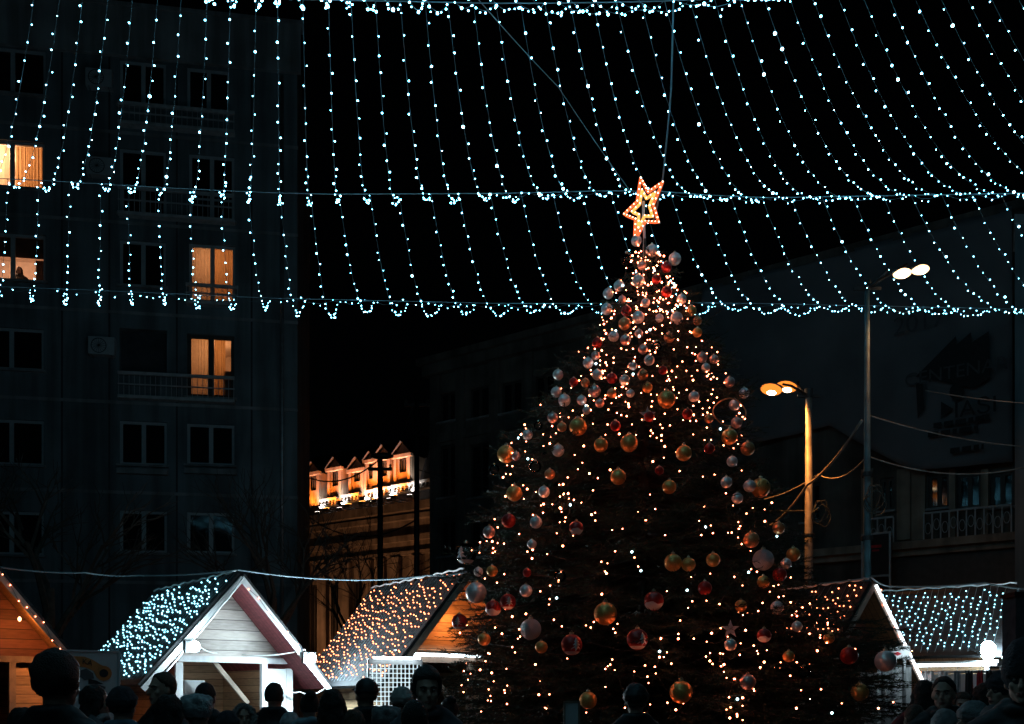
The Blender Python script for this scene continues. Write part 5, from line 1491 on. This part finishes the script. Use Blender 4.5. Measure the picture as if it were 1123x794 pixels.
def make_hair(style):
    b = MB()
    if style == 'short':
        b.ell((0, .018, 1.652), (.085, .102, .111), 40, 28)
        def disp(co, no):
            c0 = np.array([0, .018, 1.652]); hairline = (co[:, 2] < 1.712 - .05 * np.clip((np.abs(co[:, 0]) - .03) / .05, 0, 1)) & (co[:, 1] < -.02); low = co[:, 2] < 1.585
            side = (np.abs(co[:, 0]) > .055) & (co[:, 1] < .03) & (co[:, 2] < 1.64)
            k = np.where(hairline | low | side, .72, 1 + .05 * nz3(co, 26) + .03 * nz3(co, 70))
            return c0 + (co - c0) * k[:, None]
        return evaluated(b, 0, 0, disp)
    if style == 'thick':
        b.ell((0, .022, 1.672), (.098, .112, .118), 40, 28)
        def disp(co, no):
            c0 = np.array([0, .02, 1.66]); face = (co[:, 2] < 1.705) & (co[:, 1] < -.03); low = co[:, 2] < 1.575
            k = np.where(face | low, .70, 1 + .09 * nz3(co, 18) + .05 * nz3(co, 55)); return c0 + (co - c0) * k[:, None]
        return evaluated(b, 0, 0, disp)
    if style == 'long':
        b.ell((0, .022, 1.655), (.092, .108, .113), 30, 20); b.ell((0, .072, 1.53), (.095, .06, .15), 24, 16)
        for s in (-1, 1): b.tube([(s * .075, .0, 1.66), (s * .088, .015, 1.56), (s * .08, .01, 1.44)], [.022, .03, .02], 8)
        def disp(co, no): return co + no * (.010 * nz3(co, 22) + .006 * nz3(co, 60))[:, None]
        b2 = evaluated(b, .009, 2, disp)
        co = np.empty(len(b2.vertices) * 3, 'f'); b2.vertices.foreach_get('co', co); co = co.reshape(-1, 3)
        f = (co[:, 1] < -.045) & (co[:, 2] < 1.695); co[f, 1] = -.03 + (co[f, 1] + .03) * .1; b2.vertices.foreach_set('co', co.ravel()); b2.update()
        return b2
    if style == 'bun':
        b.ell((0, .02, 1.652), (.086, .104, .11), 30, 20); b.ell((0, .085, 1.735), (.05, .05, .045), 20, 14)
        def disp(co, no):
            c0 = np.array([0, .018, 1.652]); h = ((co[:, 2] < 1.685) & (co[:, 1] < -.035)) | (co[:, 2] < 1.575)
            k = np.where(h, .72, 1 + .04 * nz3(co, 40)); return c0 + (co - c0) * k[:, None]
        return evaluated(b, 0, 0, disp)
    if style in ('beanie', 'puffy', 'tall'):
        rx, ry, rz, zc = {'beanie': (.092, .112, .108, 1.672), 'puffy': (.118, .138, .108, 1.69), 'tall': (.098, .118, .16, 1.70)}[style]
        b.ell((0, .018, zc), (rx, ry, rz), 40, 28)
        for k, (dz, gr) in enumerate(((0, 0), (.028, .002))):
            b.tube([((.083 + gr) * math.cos(t), .016 + (.102 + gr) * math.sin(t), 1.655 + dz + .012 * math.sin(t) * -1) for t in [i * .2618 for i in range(24)]], .019, 8, closed=True)
        if style == 'puffy':
            for k in range(9): a = k * .698; b.ell((.075 * math.cos(a), .018 + .09 * math.sin(a), 1.715 + .02 * (k % 2)), (.05, .05, .05), 12, 8)
        def disp(co, no): return co + no * (.006 * nz3(co, 20) + .004 * nz3(co, 55))[:, None]
        return evaluated(b, .009, 3, disp)
    if style == 'cap':
        b.ell((0, .018, 1.668), (.090, .108, .10), 28, 20); b.ell((0, -.10, 1.675), (.075, .075, .010), 20, 8)
        b.tube([(.084 * math.cos(t), .016 + .102 * math.sin(t), 1.66) for t in [i * .2618 for i in range(24)]], .012, 8, closed=True)
        return evaluated(b, .007, 2, lambda co, no: co + no * (.003 * nz3(co, 30))[:, None])
    if style == 'furhood':
        b.tube([(.098 * math.cos(t), -.055 + .02 * math.sin(t), 1.615 + .125 * math.sin(t)) for t in [i * .2618 for i in range(24)]], .034, 10, closed=True)
        return evaluated(b, .008, 1, lambda co, no: co + no * (.016 * nz3(co, 45) + .014 * nz3(co, 95))[:, None])
    if style == 'hoodshell':
        b.ell((0, .045, 1.64), (.115, .125, .135), 28, 20); b.ell((0, .07, 1.5), (.11, .09, .1), 20, 14)
        def disp(co, no):
            f = (co[:, 1] < -.04); co[f, 1] = -.03; return co + no * (.006 * nz3(co, 18))[:, None]
        return evaluated(b, .01, 3, disp)
body_m, body_f = make_body(), make_body(True)
JK = {(h, l): make_jacket(h, l, 1.7 * h + .9 * l) for h in (False, True) for l in (False, True)}
HR = {}
tr = MB()
for s in (-1, 1): tr.tube([(s * .085, 0, .95), (s * .092, 0, .5), (s * .10, .02, .1)], [.105, .08, .065], 14)
tr.ell((0, 0, .93), (.17, .12, .10)); trs_me = evaluated(tr, .013, 3, lambda co, no: co + no * (.008 * nz3(co, 14))[:, None])
shm = MB(); shm.ell((0, -.05, .05), (.05, .135, .052), 18, 10); shm.box((-.045, -.17, 0), (.045, .07, .02)); shoe_me = evaluated(shm, .009, 3)
eye_me = ico(.0100, 'eye', M['eye'], 2)
bm_ = MB()
for e in (-1, 1): bm_.tube([(e * .014, -.094, 1.650), (e * .032, -.089, 1.655), (e * .050, -.073, 1.650)], [.004, .0045, .003], 6)
brow_me = bm_.mesh('eyebrows', M['hair'], True)
bm_ = MB(); bm_.tube([(-.024, -.087, 1.5625), (-.010, -.0965, 1.566), (0, -.0985, 1.565), (.010, -.0965, 1.566), (.024, -.087, 1.5625)], [.002, .0045, .005, .0045, .002], 6)
bm_.tube([(-.022, -.087, 1.5605), (0, -.097, 1.556), (.022, -.087, 1.5605)], [.002, .0055, .002], 6)
lip_me = bm_.mesh('lips', M['lip'], True)
for me_ in (body_m, body_f, trs_me, shoe_me, *JK.values()):
    me_.materials.clear(); me_.materials.append(M['skin'])
def person(px, ptop, Y, face, label, jacket='jk_black', hair='short', hair_m='hair', hood=False, long_=False, female=False, scarf=None, extra_top=.0, hood_m=None, glasses=False):
    top = at(px, ptop, Y); H = top.z - extra_top
    std = {'short': 1.757, 'thick': 1.79, 'long': 1.77, 'bun': 1.78, 'beanie': 1.783, 'puffy': 1.80, 'tall': 1.862, 'cap': 1.77, 'furhood': 1.775, 'hoodshell': 1.775}[hair]
    s = H / std
    p = thing('person', label, 'person', (top.x, top.y, 0), R(face))
    S = (s, s, s)
    me_ = body_f if female else body_m
    bo = inst('body', me_, p, (0, 0, 0), sc=S, m=M['skin'])
    for e in (-1, 1): inst('eye', eye_me, p, (e * .031 * s, -.0775 * s, 1.634 * s), sc=S)
    inst('eyebrow_hair', brow_me, p, (0, 0, 0), sc=S); inst('lips', lip_me, p, (0, 0, 0), sc=S)
    if hair not in HR: HR[hair] = make_hair(hair); HR[hair].materials.clear(); HR[hair].materials.append(M['hair'])
    nm = {'short': 'hair', 'thick': 'hair', 'long': 'hair', 'bun': 'hair', 'cap': 'cap', 'furhood': 'fur_trim', 'hoodshell': 'hood'}.get(hair, 'knitted_hat')
    inst(nm, HR[hair], p, (0, 0, 0), sc=S, m=M[hair_m])
    if hair == 'furhood':
        if 'hoodshell' not in HR: HR['hoodshell'] = make_hair('hoodshell'); HR['hoodshell'].materials.clear(); HR['hoodshell'].materials.append(M['hair'])
        inst('hood', HR['hoodshell'], p, (0, 0, 0), sc=S, m=M[jacket])
    if nm not in ('hair', 'fur_trim', 'hood'):
        if 'short' not in HR: HR['short'] = make_hair('short'); HR['short'].materials.clear(); HR['short'].materials.append(M['hair'])
        inst('hair', HR['short'], p, (0, 0, 0), sc=(s * .985,) * 3 if False else S, m=M['hair_brown'])
    inst('jacket', JK[(hood, long_)], p, (0, 0, 0), sc=S, m=M[jacket])
    inst('trousers', trs_me, p, (0, 0, 0), sc=S, m=M['jeans'])
    for e in (-1, 1): inst('shoe', shoe_me, p, (e * .1 * s, 0, 0), sc=S, m=M['shoe'])
    if scarf:
        b = MB(); b.tube([(.088 * math.cos(t), .012 + .085 * math.sin(t), 1.495 + .02 * math.sin(t * 2)) for t in [i * .2618 for i in range(24)]], .034, 10, closed=True); b.tube([(.03, -.08, 1.48), (.04, -.13, 1.38), (.04, -.16, 1.2)], [.03, .04, .045], 8)
        so = b.build('scarf', M[scarf], p, smooth=True); so.scale = S
    return p
PEOPLE = [
 (64, 711, 4.5, 172, 'large dark silhouette of a man with thick hair nearest the left corner', dict(jacket='jk_black', hair='thick')),
 (106, 751, 7.6, 120, 'person with dark hair and a pale patterned scarf behind the large silhouette', dict(jacket='jk_grey', hair='long', scarf='knit_grey', female=True)),
 (135, 751, 6.6, 176, 'person in a charcoal knitted hat and blue grey jacket left of the lit faced man', dict(jacket='jk_blue', hair='beanie', hair_m='knit_dark')),
 (177, 737, 7.6, -38, 'short haired man with a lit face turned left before the chalet roof', dict(jacket='jk_black', hair='short', hair_m='hair_brown', hood=True)),
 (188, 761, 6.8, 150, 'dark haired woman seen low in front of the lit faced man', dict(jacket='jk_black', hair='long', female=True)),
 (217, 760, 7.0, 170, 'person in a puffy pale blue knitted hat', dict(jacket='jk_pale', hair='puffy', hair_m='knit_pale', hood=True)),
 (226, 749, 8.2, 176, 'black haired person just behind the puffy pale hat', dict(jacket='jk_black', hair='short', long_=True)),
 (267, 771, 8.6, 20, 'small child in a fur trimmed hood before the chalet counter', dict(jacket='jk_grey', hair='furhood', hair_m='fur')),
 (301, 749, 9.0, 178, 'dark silhouette of a short haired man before the bright white panel', dict(jacket='jk_black', hair='short')),
 (339, 757, 8.2, 200, 'woman with a hair bun and pale blue jacket at the chalet\'s right corner', dict(jacket='jk_pale', hair='bun', female=True, hood=True)),
 (365, 755, 7.0, 180, 'dark haired person in black right of the woman with the bun', dict(jacket='jk_black', hair='long', female=True)),
 (401, 743, 8.0, 215, 'man in a dark cap before the wire lattice panel', dict(jacket='jk_black', hair='cap', hair_m='jk_black')),
 (442, 752, 8.6, 150, 'person in an off white knitted hat partly hidden beside the lattice', dict(jacket='jk_grey', hair='beanie', hair_m='knit_white')),
 (468, 729, 6.2, 12, 'dark haired person facing the camera left of the tree', dict(jacket='jk_grey', hair='thick', hood=True)),
 (455, 768, 5.6, 180, 'low dark head nearest the camera beside the tree', dict(jacket='jk_black', hair='short')),
 (697, 748, 7.6, 180, 'dark figure in black standing before the middle of the tree', dict(jacket='jk_black', hair='beanie', hair_m='jk_black')),
 (1013, 745, 8.6, 168, 'dark haired woman in a dark red coat', dict(jacket='jk_red', hair='long', female=True, long_=True)),
 (1035, 742, 7.4, -32, 'dark haired man looking down left beside the red coat', dict(jacket='jk_black', hair='short', hood=True)),
 (1036, 776, 6.6, 170, 'low grey knitted hat in front of the dark haired man', dict(jacket='jk_grey', hair='beanie', hair_m='knit_grey')),
 (1066, 767, 6.2, -75, 'person in a pale grey knitted hat looking left', dict(jacket='jk_grey', hair='beanie', hair_m='knit_grey', female=True)),
 (1078, 748, 8.8, 190, 'dark haired person with a red scarf under the rail of garments', dict(jacket='jk_grey', hair='long', scarf='scarf_red', female=True)),
 (1098, 734, 7.0, -72, 'man in a grey green knitted hat in profile at the right edge', dict(jacket='jk_blue', hair='beanie', hair_m='knit_dark', hood=True)),
 (1121, 698, 5.4, -30, 'tall dark person in a high knitted hat cut by the right picture edge', dict(jacket='jk_black', hair='tall', hair_m='knit_dark')),
 (26, 775, 6.6, 165, 'low dark haired head at the very left edge', dict(jacket='jk_grey', hair='long', female=True)),
 (250, 778, 7.4, 185, 'person in a dark grey knitted hat between the puffy hat and the child', dict(jacket='jk_grey', hair='beanie', hair_m='knit_dark')),
 (319, 780, 8.4, 170, 'child in a pale knitted hat right of the short haired silhouette', dict(jacket='jk_blue', hair='beanie', hair_m='knit_pale')),
 (388, 777, 7.0, 190, 'brown haired person below the man in the cap', dict(jacket='jk_blue', hair='long', hair_m='hair_brown', female=True, hood=True)),
 (425, 773, 7.2, 160, 'person in a grey hat in front of the wire lattice', dict(jacket='jk_black', hair='puffy', hair_m='knit_grey')),
 (492, 763, 8.8, 200, 'person with a hair bun at the left foot of the tree', dict(jacket='jk_grey', hair='bun', female=True, scarf='scarf_grey')),
 (1002, 773, 7.6, 185, 'short haired person left of the red coat', dict(jacket='jk_black', hair='short', hair_m='hair_brown')),
 (1056, 758, 9.2, -20, 'person with long brown hair facing the camera under the garments', dict(jacket='jk_grey', hair='long', hair_m='hair_brown', female=True)),
 (1089, 772, 6.0, 185, 'low dark capped head in the right corner', dict(jacket='jk_black', hair='cap', hair_m='jk_grey')),
]
for (px, pt, Y, fc, lab, kw) in PEOPLE: person(px, pt, Y, fc, lab, **kw)
# person at the lit window of the block
u, v = AP.pix(13, 283); wv = AP.pix(13, 306)[1]
P0 = AP.p(u, 0, -.75)
pw = thing('person', 'long haired person looking out of the lit apartment window', 'person', (P0.x, P0.y, v - 1.72), R(8))
for nm, me_, m in (('body', body_f, 'skin'), ('hair', HR['long'], 'hair'), ('jacket', JK[(False, False)], 'jk_black'), ('trousers', trs_me, 'jeans')):
    inst(nm, me_, pw, (0, 0, 0), m=M[m])
